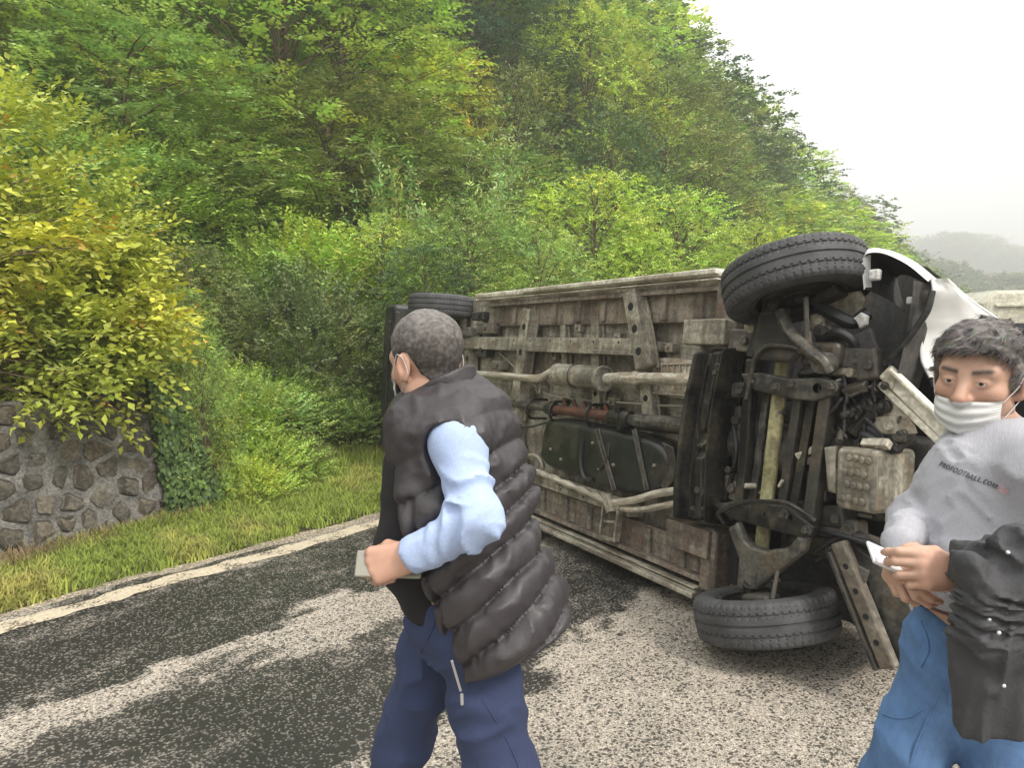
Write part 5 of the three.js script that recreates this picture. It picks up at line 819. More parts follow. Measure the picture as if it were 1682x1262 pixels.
// ---------------------------------------------------------------- the two men
const dirv = (x, y, z) => V3(x, y, z).normalize();
function frameOf(C, F, U) { const f = F.clone().normalize(), r = V3().crossVectors(f, U).normalize().multiplyScalar(-1), u = V3().crossVectors(f, r).multiplyScalar(1); if (u.dot(U) < 0) u.multiplyScalar(-1); return { C, R: r, U: u, F: f, P: (x, y, z) => V3(C.x + r.x * x + u.x * y + f.x * z, C.y + r.y * x + u.y * y + f.y * z, C.z + r.z * x + u.z * y + f.z * z), D: (x, y, z) => V3(r.x * x + u.x * y + f.x * z, r.y * x + u.y * y + f.y * z, r.z * x + u.z * y + f.z * z), inv: (x, y, z) => { const a = x - C.x, b = y - C.y, c = z - C.z; return [a * r.x + b * r.y + c * r.z, a * u.x + b * u.y + c * u.z, a * f.x + b * f.y + c * f.z]; } }; }
// R of a frame is the person's LEFT
const sphere = (c, r) => (x, y, z) => Math.hypot(x - c.x, y - c.y, z - c.z) - r;
const mergeIdx = (list) => mergeGeometries(list, false);
function bounds(pts, pad) { const b = new THREE.Box3().setFromPoints(pts).expandByScalar(pad); return [b.min, b.max]; }
const corners = (h, x, y0, y1, z0, z1) => [-x, x].flatMap((a) => [y0, y1].flatMap((b) => [z0, z1].map((c) => h.P(a, b, c))));
const ridge = (n) => 1 - Math.abs(2 * n - 1);
// ---- head
function headSDF(h, fat = 1, ch = 0) {
  const e = (x, y, z, a, b, c) => ellip(h.P(x, y, z), h.R, h.U, h.F, a, b, c);
  const skull = e(0, 0.032, -0.012, 0.076, 0.086, 0.096), face = e(0, -0.035, 0.028, 0.060 * fat, 0.084, 0.062), jawB = cone(h.P(-0.052 * fat, -0.066, 0.0), h.P(0, -0.102 + ch, 0.066), 0.022, 0.021), jawA = cone(h.P(0.052 * fat, -0.066, 0.0), h.P(0, -0.102 + ch, 0.066), 0.022, 0.021), chin = sphere(h.P(0, -0.1 + ch, 0.073), 0.02);
  const brow = cone(h.P(-0.042, 0.024, 0.066), h.P(0.042, 0.024, 0.066), 0.015, 0.015), nose = cone(h.P(0, 0.014, 0.083), h.P(0, -0.031, 0.111), 0.0090, 0.0140), w1 = sphere(h.P(-0.012, -0.034, 0.096), 0.0095), w2 = sphere(h.P(0.012, -0.034, 0.096), 0.0095);
  const ck = [-1, 1].map((s) => e(s * 0.044, -0.022, 0.052, 0.022, 0.02, 0.026)), lip = e(0, -0.063, 0.083, 0.022, 0.009, 0.012), soc = [-1, 1].map((s) => e(s * 0.032, 0.004, 0.096, 0.021, 0.013, 0.018)), lid = [-1, 1].map((s) => e(s * 0.031, 0.003, 0.073, 0.0165, 0.0125, 0.0155)), slit = [-1, 1].map((s) => e(s * 0.031, 0.0012, 0.094, 0.0145, 0.0042, 0.014));
  const neck = cone(h.P(0, -0.07, -0.022), h.P(0, -0.20, -0.050), 0.056, 0.062);
  const ears = [-1, 1].map((s) => { const c = h.P(s * 0.081, -0.006, -0.014), ax = h.D(s * 0.93, 0, -0.36).normalize(), up = h.D(0, 1, -0.12).normalize(), fw = V3().crossVectors(ax, up).normalize(); const sh = ellip(c, ax, up, fw, 0.0085, 0.032, 0.019), cc = ellip(c.clone().addScaledVector(ax, 0.009).addScaledVector(up, 0.003), ax, up, fw, 0.008, 0.019, 0.010), lobe = sphere(h.P(s * 0.077, -0.034, -0.006), 0.009); return (x, y, z) => smax(smin(sh(x, y, z), lobe(x, y, z), 0.012), -cc(x, y, z), 0.006); });
  return (x, y, z) => {
    let d = smin(skull(x, y, z), face(x, y, z), 0.035); d = smin(d, smin(jawA(x, y, z), jawB(x, y, z), 0.02), 0.03); d = smin(d, chin(x, y, z), 0.02);
    for (const c of ck) d = smin(d, c(x, y, z), 0.02); d = smin(d, brow(x, y, z), 0.018);
    for (const s of soc) d = smax(d, -s(x, y, z), 0.012);
    for (const l of lid) d = smin(d, l(x, y, z), 0.006); for (const s of slit) d = smax(d, -s(x, y, z), 0.003);
    d = smin(d, nose(x, y, z), 0.014); d = smin(d, smin(w1(x, y, z), w2(x, y, z), 0.006), 0.008); d = smin(d, lip(x, y, z), 0.012);
    d = smin(d, neck(x, y, z), 0.03); for (const q of ears) d = smin(d, q(x, y, z), 0.008); return d;
  };
}
const hairLine = (x, z, back) => { const a = Math.atan2(Math.abs(x), z), T = [[0, 0.066], [0.45, 0.068], [0.75, 0.056], [0.98, 0.040], [1.15, 0.0], [1.3, -0.022], [1.42, -0.020], [1.52, 0.026], [1.85, 0.022], [2.1, -0.03], [2.5, back], [3.2, back - 0.008]]; for (let i = 1; i < T.length; i++) if (a <= T[i][0]) return lerp(T[i - 1][1], T[i][1], (a - T[i - 1][0]) / (T[i][0] - T[i - 1][0])); return back; };
function skinColor(h, stubble) {
  return (x, y, z) => {
    const [a, b, c] = h.inv(x, y, z), n = fbm(x * 60, y * 60, z * 60, 3), m = noise3(x * 400, y * 400, z * 400);
    let r = 0.53, g = 0.33, bl = 0.24; const k = 0.92 + 0.16 * (n - 0.2) + 0.05 * (m - 0.5);
    const red = 0.35 * Math.exp(-((Math.abs(a) - 0.045) ** 2 + (b + 0.03) ** 2) / 0.0009) + 0.5 * Math.exp(-(a * a + (b + 0.03) ** 2 + (c - 0.11) ** 2) / 0.0005) + (Math.abs(a) > 0.076 ? 0.35 : 0);
    g *= 1 - 0.22 * red; bl *= 1 - 0.25 * red;
    if (stubble && b < -0.028 && b > -0.15 && c > -0.03) { const s = stubble * sstep(-0.028, -0.06, b) * sstep(-0.03, 0.02, c) * (0.6 + 0.4 * m); r = lerp(r, 0.16, s); g = lerp(g, 0.125, s); bl = lerp(bl, 0.11, s); }
    const eb = Math.exp(-(((b - 0.0265 + 0.003 * Math.cos(a * 60)) / 0.0050) ** 2)) * sstep(0.010, 0.016, Math.abs(a)) * (1 - sstep(0.046, 0.056, Math.abs(a))) * (c > 0.04 ? 1 : 0) * (0.7 + 0.5 * m); // eyebrow
    const e2 = clamp(eb * 1.15, 0, 0.92); r = lerp(r, 0.05, e2); g = lerp(g, 0.042, e2); bl = lerp(bl, 0.038, e2);
    const under = Math.exp(-(((b + 0.012) / 0.007) ** 2 + ((Math.abs(a) - 0.03) / 0.014) ** 2)) * (c > 0.05 ? 0.25 : 0); r *= 1 - under; g *= 1 - under; bl *= 1 - under * 0.8;
    return [r * k, g * k, bl * k];
  };
}
const skinMat = new THREE.MeshPhysicalMaterial({ vertexColors: true, roughness: 0.55, sheen: 0.2, sheenRoughness: 0.5, sheenColor: lin(0.5, 0.3, 0.2) });
// ---- hands: w wrist, D towards the knuckles, N out of the back of the hand, S towards the thumb
function handSDF(w, D, N, S, curls, thumb, k = 1) {
  const at2 = (d, s, n) => w.clone().addScaledVector(D, d * k).addScaledVector(S, s * k).addScaledVector(N, n * k), fs = [];
  const palm = []; const off = [0.030, 0.010, -0.011, -0.030], kn = [0.088, 0.092, 0.088, 0.079], L = [[0.044, 0.026, 0.021], [0.048, 0.030, 0.022], [0.045, 0.028, 0.021], [0.036, 0.022, 0.019]], pts = [w];
  off.forEach((o, i) => palm.push(cone(at2(0.012, o * 0.6, -0.002), at2(kn[i] - 0.004, o, -0.002), 0.0155 * k, 0.0125 * k)));
  const palmF = blend(palm, 0.022);
  off.forEach((o, i) => {
    let p = at2(kn[i], o, 0), ang = 0; const c = curls[i]; const segs = [];
    for (let j = 0; j < 3; j++) { ang += c[j]; const d = D.clone().multiplyScalar(Math.cos(ang)).addScaledVector(N, -Math.sin(ang)).addScaledVector(S, (o > 0 ? 0.06 : -0.06) * (1 - j * 0.3)).normalize(), q = p.clone().addScaledVector(d, L[i][j] * k); segs.push(cone(p, q, (0.0098 - j * 0.0008) * k * (i === 3 ? 0.88 : 1), (0.0092 - j * 0.0009) * k * (i === 3 ? 0.88 : 1))); p = q; pts.push(q); }
    fs.push(blend(segs, 0.004));
  });
  const t0 = at2(0.022, 0.020, -0.008), t1 = at2(...thumb[0]), t2 = at2(...thumb[1]), t3 = at2(...thumb[2]); pts.push(t1, t2, t3);
  const th = blend([cone(t0, t1, 0.017 * k, 0.0135 * k), cone(t1, t2, 0.0125 * k, 0.0105 * k), cone(t2, t3, 0.0108 * k, 0.0085 * k)], 0.006);
  const f = (x, y, z) => { let d = palmF(x, y, z); for (const q of fs) d = smin(d, q(x, y, z), 0.006); return smin(d, th(x, y, z), 0.010); };
  return { f, pts };
}
// ---- body: one continuous skin surface; head and hands meshed finely and merged in
function body(o, J, h, T, hands, stubble, ch = 0) {
  const c = [cone(J.neck, h.P(0, -0.06, -0.02), 0.062, 0.054), cone(J.chest, J.belly, 0.11, 0.11, T.R, 1.2), cone(J.belly, J.pelvis, 0.11, 0.10, T.R, 1.2), cone(J.shL, J.neck, 0.06, 0.055), cone(J.shR, J.neck, 0.06, 0.055), cone(J.neck, J.chest, 0.07, 0.12, T.R, 1.2),
    cone(J.shL, J.elL, 0.05, 0.038), cone(J.elL, J.wrL, 0.040, 0.027), cone(J.shR, J.elR, 0.05, 0.038), cone(J.elR, J.wrR, 0.040, 0.027), cone(J.hipL, J.knL, 0.064, 0.046), cone(J.knL, J.anL, 0.046, 0.034), cone(J.hipR, J.knR, 0.060, 0.044), cone(J.knR, J.anR, 0.044, 0.034), cone(J.anL, J.toL, 0.036, 0.026), cone(J.anR, J.toR, 0.036, 0.026), cone(J.hipL, J.hipR, 0.066, 0.062)];
  const f = blend(c, 0.035), [lo, hi] = bounds(Object.values(J), 0.16), hs = headSDF(h, 1, ch), col = skinColor(h, stubble), list = [meshSDF(f, lo, hi, 0.011, col)];
  const [a, b] = bounds(corners(h, 0.1, -0.2, 0.14, -0.13, 0.13), 0.0); list.push(meshSDF(hs, a, b, 0.0028, col));
  for (const q of hands) { const [e, g] = bounds(q.pts, 0.035); list.push(meshSDF(q.f, e, g, 0.0026, col)); }
  mesh('body', mergeIdx(list), skinMat, o); return hs;
}
function eyes(o, h, gaze) {
  for (const s of [-1, 1]) { const c = h.P(s * 0.031, 0.0025, 0.0745), g = new THREE.SphereGeometry(0.0122, 30, 22), p = g.attributes.position, C = []; const gd = gaze.clone().normalize(); for (let i = 0; i < p.count; i++) { const d = V3(p.getX(i), p.getY(i), p.getZ(i)).normalize().dot(gd), a = Math.acos(clamp(d, -1, 1)); C.push(...(a < 0.19 ? [0.01, 0.01, 0.01] : a < 0.46 ? [0.09, 0.055, 0.03] : [0.62, 0.56, 0.52])); } g.setAttribute('color', new THREE.BufferAttribute(new Float32Array(C), 3)); g.deleteAttribute('uv'); g.translate(c.x, c.y, c.z); mesh('eye', g, new THREE.MeshStandardMaterial({ vertexColors: true, roughness: 0.12 }), o); }
}
// ---- hair: a clipped, uneven shell plus strands
function hair(o, h, seed, { thick, len, curl, count, back = -0.062, dark, grey, lift = 0.5 }) {
  const skull = ellip(h.P(0, 0.032, -0.012), h.R, h.U, h.F, 0.076, 0.086, 0.096), face = ellip(h.P(0, -0.035, 0.022), h.R, h.U, h.F, 0.061, 0.084, 0.058), nape = cone(h.P(0, -0.07, -0.022), h.P(0, -0.20, -0.050), 0.056, 0.062), base = (x, y, z) => smin(smin(skull(x, y, z), face(x, y, z), 0.035), nape(x, y, z), 0.03);
  const f = (x, y, z) => { const [a, b, c] = h.inv(x, y, z), n = fbm(a * curl + 9, b * curl, c * curl, 3), top = sstep(0.0, 0.09, b), t = thick * (0.35 + 0.65 * top) * (0.6 + 0.9 * n); return smax(base(x, y, z) - t, hairLine(a, c + 0.01, back) - b + (n - 0.5) * 0.012, 0.008); };
  const [a, b] = bounds(corners(h, 0.11, -0.1, 0.15, -0.14, 0.12), 0.01);
  const col = (x, y, z) => { const [u, v, w] = h.inv(x, y, z), n = noise3(u * 180, v * 180, w * 180), g = clamp(grey(u, v, w) + (n - 0.5) * 0.6, 0, 1); return dark.map((q, i) => lerp(q, [0.30, 0.275, 0.26][i], g) * (0.86 + 0.28 * noise3(u * 240, v * 120, w * 240 + 9))); };
  const shell = meshSDF(f, a, b, 0.0034, col, base); const r = rng(seed), p = shell.attributes.position, nn = shell.attributes.normal, P = [], C = [], I = [];
  for (let i = 0; i < count; i++) {
    const k = Math.floor(r() * p.count), q = V3(p.getX(k), p.getY(k), p.getZ(k)), N = V3(nn.getX(k), nn.getY(k), nn.getZ(k)), [x, y, z] = h.inv(q.x, q.y, q.z);
    const sw = noise3(x * 26 + 3, y * 26, z * 26) * 6.283, flow = h.D(Math.cos(sw) * 0.7, -0.55 + 0.3 * Math.sin(sw), 0.55 * Math.sin(sw) + (z < -0.03 ? -0.3 : 0.25)); flow.addScaledVector(N, -flow.dot(N)).normalize();
    let d = N.clone().multiplyScalar(lift).addScaledVector(flow, 1).add(V3(r() - 0.5, r() - 0.5, r() - 0.5).multiplyScalar(0.35)).normalize(); const l = len * (0.5 + 0.8 * r()), side = V3().crossVectors(d, N).normalize(), w = 0.00075 + 0.0005 * r(), c = col(q.x, q.y, q.z).map((e) => e * (0.7 + 0.8 * r())), b0 = P.length / 3; q.addScaledVector(N, -0.003);
    for (let s = 0; s <= 3; s++) { const ww = w * (1 - s / 3.4); P.push(q.x - side.x * ww, q.y - side.y * ww, q.z - side.z * ww, q.x + side.x * ww, q.y + side.y * ww, q.z + side.z * ww); C.push(...c, ...c); d.addScaledVector(flow, 0.25).addScaledVector(N, -0.22).normalize(); q.addScaledVector(d, l / 3); if (s < 3) I.push(b0 + s * 2, b0 + s * 2 + 1, b0 + s * 2 + 2, b0 + s * 2 + 1, b0 + s * 2 + 3, b0 + s * 2 + 2); }
  }
  const sg = new THREE.BufferGeometry(); sg.setAttribute('position', new THREE.BufferAttribute(new Float32Array(P), 3)); sg.setAttribute('color', new THREE.BufferAttribute(new Float32Array(C), 3)); sg.setIndex(I); sg.computeVertexNormals();
  mesh('hair', mergeIdx([shell, sg]), new THREE.MeshStandardMaterial({ vertexColors: true, roughness: 0.62, side: THREE.DoubleSide }), o);
}
// ---- face mask: pleated cloth from ear to ear over nose and chin, with loops
const maskTex = tex(128, (u, v) => { const k = 0.90 + 0.05 * (noise3(u * 64, v * 64, 1, 64) - 0.5); return [k, k, k * 1.01]; });
function mask(o, h, hs, top = -0.008, low = -0.123) {
  const P = [], I = [], na = 56, nb = 40;
  for (let j = 0; j <= nb; j++) for (let i = 0; i <= na; i++) {
    const s = i / na * 2 - 1, t = j / nb, sp = Math.abs(s), y0 = lerp(top, Math.min(top, -0.036), sp ** 1.4), y1 = lerp(low, -0.085, sp ** 1.2), y = lerp(y0, y1, t), a = s * 1.12;
    const bulge = 0.112 - 0.045 * Math.max(0, t - 0.62) ** 1.2 - 0.010 * Math.max(0, 0.3 - t) * 3, x = Math.sin(a) * 0.073, z = -0.002 + (bulge) * Math.pow(Math.cos(a * 0.98), 0.8);
    const pleat = 0.0022 * Math.sin(t * 21) * (1 - sp ** 3) + 0.0025 * (fbm(s * 4, t * 5, 3, 3) - 0.5) + 0.0015 * Math.sin(t * 60 + s * 3) * sstep(0.6, 1, sp);
    let p = h.P(x, y, z + pleat); let d = hs(p.x, p.y, p.z), g = 0; const out = h.D(Math.sin(a), 0, Math.cos(a)); while (d < 0.003 && g++ < 14) { p.addScaledVector(out, 0.0035 - d); d = hs(p.x, p.y, p.z); }
    P.push(p.x, p.y, p.z);
  }
  for (let j = 0; j < nb; j++) for (let i = 0; i < na; i++) { const a = j * (na + 1) + i, b = a + na + 1; I.push(a, b, a + 1, a + 1, b, b + 1); }
  const g = new THREE.BufferGeometry(); g.setAttribute('position', new THREE.BufferAttribute(new Float32Array(P), 3)); g.setIndex(I); g.computeVertexNormals(); const n = g.attributes.normal, m = P.length / 3, P2 = P.slice(), I2 = I.slice();
  for (let i = 0; i < m; i++) P2.push(P[i * 3] - n.getX(i) * 0.002, P[i * 3 + 1] - n.getY(i) * 0.002, P[i * 3 + 2] - n.getZ(i) * 0.002); for (let i = 0; i < I.length; i += 3) I2.push(I[i] + m, I[i + 2] + m, I[i + 1] + m);
  const g2 = new THREE.BufferGeometry(); g2.setAttribute('position', new THREE.BufferAttribute(new Float32Array(P2), 3)); g2.setIndex(I2); g2.computeVertexNormals();
  const M = new THREE.MeshPhysicalMaterial({ color: lin(0.60, 0.60, 0.59), roughness: 0.9, sheen: 0.2, sheenRoughness: 0.8, side: THREE.DoubleSide }), mk = mesh('face_mask', g2, M, o);
  for (const s of [-1, 1]) { const c = (t) => { const i = s < 0 ? 0 : na, j = Math.round(t * nb), k = (j * (na + 1) + i) * 3; return V3(P[k], P[k + 1], P[k + 2]); }; mesh('ear_loop', tube([c(0.06), h.P(s * 0.083, -0.008, 0.022), h.P(s * 0.089, 0.024, -0.006), h.P(s * 0.090, 0.014, -0.030), h.P(s * 0.085, -0.024, -0.034), h.P(s * 0.080, -0.044, -0.008), c(0.95)], 0.0010, 60, 6), M, mk); }
}
const crumple = tex(256, (u, v) => { return 0.7 * fbm(u * 10, v * 14, 3, 4, 2) + 0.3 * noise3(u * 120, v * 120, 1, 120); }, { color: false, repeat: 3 });
const cloth = (map, o = {}) => new THREE.MeshPhysicalMaterial({ map, bumpMap: crumple, bumpScale: 0.0012, roughness: 0.92, sheen: 0.35, sheenRoughness: 0.6, ...o });
const weave = (r, g, b, fine, vary) => tex(256, (u, v) => { const k = 1 + fine * (noise3(u * 128, v * 128, 2, 128) - 0.5) + vary * (fbm(u * 5, v * 5, 7, 4, 5) - 0.5); return [r * k, g * k, b * k]; }, { repeat: 4 });
const uvd = (g) => { const p = g.attributes.position, u = new Float32Array(p.count * 2); for (let i = 0; i < p.count; i++) { u[2 * i] = p.getX(i) + 0.8 * p.getZ(i); u[2 * i + 1] = p.getY(i) + 0.35 * p.getZ(i); } g.setAttribute('uv', new THREE.BufferAttribute(u, 2)); return g; };
// a stitched seam following a garment's surface under the given points
function seam(name, f, pts, depth, r, mat, parent) {
  const q = pts.map(([px, py]) => { const p = at(px, py, depth), d = rayDir(px, py).normalize(); for (let k = 0; k < 120; k++) { const e = f(p.x, p.y, p.z); if (e < 0.0006) break; p.addScaledVector(d, Math.max(0.0006, e * 0.6)); } return p; });
  mesh(name, uvd(tube(q, r, pts.length * 6, 6)), mat, parent);
}
const shoeMat = new THREE.MeshStandardMaterial({ color: lin(0.02, 0.018, 0.016), roughness: 0.45 });
function shoes(o, J) { for (const s of ['L', 'R']) { const a = J['an' + s], t = J['to' + s], d = t.clone().sub(a).setY(0).normalize(), heel = a.clone().addScaledVector(d, -0.035).add(V3(0, -0.045, 0)); const f = blend([cone(heel, t.clone().add(V3(0, -0.005, 0)), 0.042, 0.036), cone(a, heel, 0.045, 0.042)], 0.03), fl = Math.min(heel.y, t.y) - 0.03; const [lo, hi] = bounds([heel, t, a], 0.07); mesh('shoe', uvd(meshSDF((x, y, z) => smax(f(x, y, z), fl - y, 0.006), lo, hi, 0.007)), shoeMat, o); } }

// ================= the man in the padded waistcoat
{
  const o = thing('person', 'man in dark padded waistcoat and pale blue shirt walking left, turned towards the van', 'person');
  const h = frameOf(at(701, 594, 1.72), dirv(-0.68, -0.16, -0.72), dirv(-0.05, 1, 0.06)), T = frameOf(at(765, 780, 1.72), dirv(-0.92, 0, -0.40), V3(0, 1, 0));
  const J = { neck: at(735, 672, 1.72), chest: at(762, 752, 1.73), belly: at(752, 880, 1.71), pelvis: at(742, 985, 1.71), shL: at(752, 728, 1.57), shR: at(712, 722, 1.88), elL: at(783, 858, 1.47), wrL: at(674, 915, 1.50), elR: at(668, 815, 1.98), wrR: at(722, 880, 1.84), hipL: at(768, 1010, 1.65), hipR: at(728, 1008, 1.79), knL: at(826, 1278, 1.60), anL: at(925, 1500, 1.66), knR: at(648, 1275, 1.80), anR: at(615, 1498, 1.82) };
  J.toL = J.anL.clone().add(V3(-0.13, -0.08, -0.03)); J.toR = J.anR.clone().add(V3(-0.17, -0.05, -0.05));
  // left hand closed round the phone
  const D = at(624, 927, 1.51).sub(J.wrL).normalize(), N0 = V3(0.1, 0.42, 0.9), N = N0.addScaledVector(D, -N0.dot(D)).normalize(), S = V3().crossVectors(N, D).normalize(); if (S.y < 0) S.multiplyScalar(-1);
  const hL = handSDF(J.wrL, D, N, S, [[0.75, 1.25, 0.8], [0.85, 1.3, 0.8], [0.95, 1.3, 0.8], [1.0, 1.3, 0.8]], [[0.055, 0.038, -0.022], [0.085, 0.036, -0.040], [0.108, 0.026, -0.050]], 1.02);
  const DR = dirv(-0.3, -0.9, -0.1), NR = dirv(-0.3, 0.1, -0.9), hR = handSDF(J.wrR, DR, NR, V3().crossVectors(NR, DR).normalize(), [[0.4, 0.5, 0.3], [0.4, 0.5, 0.3], [0.45, 0.5, 0.3], [0.5, 0.5, 0.3]], [[0.05, 0.04, -0.015], [0.08, 0.045, -0.025], [0.105, 0.042, -0.03]]);
  const hs = body(o, J, h, T, [hL, hR], 0.35);
  eyes(o, h, h.F);
  hair(o, h, 5, { thick: 0.008, len: 0.010, curl: 55, count: 15000, back: -0.058, dark: [0.050, 0.043, 0.038], grey: (u, v) => 0.06 + clamp(v - 0.01, 0, 0.12) * 3.6, lift: 0.8 });
  mask(o, h, hs);
  // shirt with creased sleeve
  {
    const upA = J.elL.clone().sub(J.shL).normalize(), foA = J.wrL.clone().sub(J.elL).normalize(), cuff = J.wrL.clone().addScaledVector(foA, 0.004);
    const f0 = blend([cone(J.shL, J.elL, 0.058, 0.051), cone(J.elL, J.wrL, 0.050, 0.037), sphere(J.shL, 0.060), cone(J.shR, J.elR, 0.066, 0.055), cone(J.elR, J.wrR, 0.054, 0.04), cone(J.neck, J.chest, 0.072, 0.11, T.R, 1.25)], 0.04);
    const f = (x, y, z) => { let d = f0(x, y, z); if (Math.abs(d) < 0.05) { const e = (x - J.elL.x) * foA.x + (y - J.elL.y) * foA.y + (z - J.elL.z) * foA.z, u = (x - J.shL.x) * upA.x + (y - J.shL.y) * upA.y + (z - J.shL.z) * upA.z, bend = Math.exp(-((e / 0.09) ** 2)), wv = fbm(x * 9, y * 9, z * 9, 2) * 1.6; const r1 = ridge(noise3(e * 26 + wv, u * 15 + wv, 3 + (y - x) * 5)), r2 = ridge(noise3(u * 24 + wv, e * 7, z * 9)); const sh0 = sstep(0.03, 0.11, u); d -= sh0 * (0.012 * (0.4 + bend) * (r1 * r1 - 0.4) + 0.006 * (r2 * r2 - 0.4)); const c = (x - cuff.x) * foA.x + (y - cuff.y) * foA.y + (z - cuff.z) * foA.z; if (e > 0.02) { const near = Math.hypot(x - cuff.x, y - cuff.y, z - cuff.z) < 0.14; if (near) d = smax(d - 0.004 * sstep(-0.065, -0.058, c), c, 0.006); } } return d; };
    const [lo, hi] = bounds([J.shL, J.elL, J.wrL, J.shR, J.elR, J.wrR, J.neck, J.chest], 0.12);
    mesh('shirt', uvd(meshSDF(f, lo, hi, 0.006)), cloth(weave(0.645, 0.715, 0.85, 0.06, 0.05), { roughness: 0.85 }), o);
  }
  // black jumper under the open waistcoat
  { const f = blend([cone(at(700, 760, 1.72), at(690, 900, 1.71), 0.095, 0.095, T.R, 1.3), cone(at(692, 900, 1.71), at(732, 995, 1.71), 0.090, 0.092, T.R, 1.3)], 0.05), [lo, hi] = bounds([at(700, 760, 1.72), at(712, 985, 1.71)], 0.22); const wy = at(690, 1006, 1.7).y; mesh('jumper', uvd(meshSDF((x, y, z) => smax(f(x, y, z) - 0.006 * (ridge(noise3(x * 14, y * 22, z * 14)) - 0.5), wy - y, 0.015), lo, hi, 0.009)), cloth(weave(0.115, 0.11, 0.12, 0.2, 0.1)), o); }
  // the padded waistcoat: quilted bands round the trunk, tail swinging back
  {
    const A = at(730, 705, 1.73), B = at(752, 850, 1.70), C = at(842, 1035, 1.66), dn = C.clone().sub(B).normalize(), d1 = B.clone().sub(A).normalize();
    const trunk = cone(A, B, 0.126, 0.146, T.R, 1.25), tail = cone(B, C, 0.146, 0.150, T.R, 1.2), sh = cone(J.shL.clone().lerp(J.neck, 0.12), J.shR.clone().lerp(J.neck, 0.12), 0.078, 0.078), back = cone(at(780, 695, 1.74), at(812, 800, 1.74), 0.085, 0.088, T.R, 1.5), yoke = cone(J.neck.clone().add(V3(0.02, -0.02, 0)), A, 0.10, 0.12, T.R, 1.3);
    const side = V3().crossVectors(T.R, dn).normalize();
    const hemA = at(757, 1136, 1.52), hemB = at(945, 1020, 1.62), hemC = hemA.clone().add(V3(0.0, -0.02, -0.3)), hn = V3().crossVectors(hemB.clone().sub(hemA), hemC.clone().sub(hemA)).normalize(); if (hn.y > 0) hn.multiplyScalar(-1);
    const fA = at(622, 740, 1.62), fB = at(752, 1128, 1.55), fC = fA.clone().add(V3(0, 0, -0.3)), fn = V3().crossVectors(fB.clone().sub(fA), fC.clone().sub(fA)).normalize(); if (fn.x > 0) fn.multiplyScalar(-1);
    const armA = J.shL.clone().addScaledVector(T.R, 0.02), armhole = cone(armA.clone().add(V3(-0.01, -0.01, 0.02)), J.elL.clone().lerp(armA, 0.4), 0.060, 0.066);
    const f0 = (x, y, z) => { let d = smin(trunk(x, y, z), tail(x, y, z), 0.06); d = smin(d, sh(x, y, z), 0.06); d = smin(d, back(x, y, z), 0.07); return smin(d, yoke(x, y, z), 0.05); };
    const f = (x, y, z) => {
      let d = f0(x, y, z);
      if (Math.abs(d) < 0.08) {
        const b = (x - B.x) * dn.x + (y - B.y) * dn.y + (z - B.z) * dn.z, lat = (x - B.x) * side.x + (y - B.y) * side.y + (z - B.z) * side.z, wv = fbm(x * 5 + 2, y * 5, z * 5, 2) * 0.05;
        const q = (b + 0.35 * lat * sstep(-0.1, 0.1, b) + wv) / 0.078, ph = Math.abs(Math.sin(Math.PI * q)), low = sstep(-0.22, -0.02, b);
        d -= (0.024 * Math.pow(ph, 0.6) - 0.014) * (0.16 + 0.84 * low);
        const n1 = ridge(noise3(x * 17 + wv * 40, y * 13 + wv * 30, z * 15)), n2 = ridge(noise3(x * 36 + wv * 50, y * 30 + wv * 60, z * 34)); d -= 0.0085 * (n1 * n1 - 0.4) * (0.7 + 0.4 * ph) + 0.0035 * (n2 - 0.5) + 0.010 * (noise3(lat * 75, Math.round(q) * 3.7, z * 60) - 0.5) * (1 - ph) * low;
        const seam = Math.abs(lat + 0.035 + 0.25 * (b - 0.1)) ; d += 0.020 * Math.exp(-((seam / 0.011) ** 2)) * sstep(-0.12, 0.02, b);
      }
      d = smax(d, (x - hemA.x) * hn.x + (y - hemA.y) * hn.y + (z - hemA.z) * hn.z, 0.03);
      d = smax(d, (x - fA.x) * fn.x + (y - fA.y) * fn.y + (z - fA.z) * fn.z, 0.02);
      d = smax(d, -armhole(x, y, z), 0.012);
      return d;
    };
    const [lo, hi] = bounds([A, B, C, J.shL, J.shR, at(790, 690, 1.74), hemA, hemB, J.neck], 0.2), vm = cloth(weave(0.225, 0.212, 0.222, 0.10, 0.08), { roughness: 0.5, sheen: 0.2 });
    const v = mesh('padded_waistcoat', uvd(meshSDF(f, lo, hi, 0.0055)), vm, o);
    const ca = at(720, 690, 1.72), cb = at(722, 628, 1.72), cd = cb.clone().sub(ca).normalize(), slope = h.D(0, 0, 0); // stand-up collar, high at the nape, low in front
    const colr = (x, y, z) => { const ax = (x - ca.x) * cd.x + (y - ca.y) * cd.y + (z - ca.z) * cd.z, px = x - ca.x - cd.x * ax, py = y - ca.y - cd.y * ax, pz = z - ca.z - cd.z * ax, rr = Math.hypot(px, py, pz), fwd = px * T.F.x + pz * T.F.z, top = 0.086 - 0.66 * fwd + 0.006 * noise3(x * 20, y * 20, z * 20), R = 0.082 + 0.10 * clamp(-ax + 0.02, -0.02, 0.1); return smax(smax(Math.abs(rr - R) - 0.011 - 0.004 * Math.sin(ax * 60 - fwd * 30), ax - top, 0.012), -0.06 - ax, 0.01); };
    const [l2, h2] = bounds([ca, cb], 0.17); mesh('collar', uvd(meshSDF(colr, l2, h2, 0.005)), vm, v);
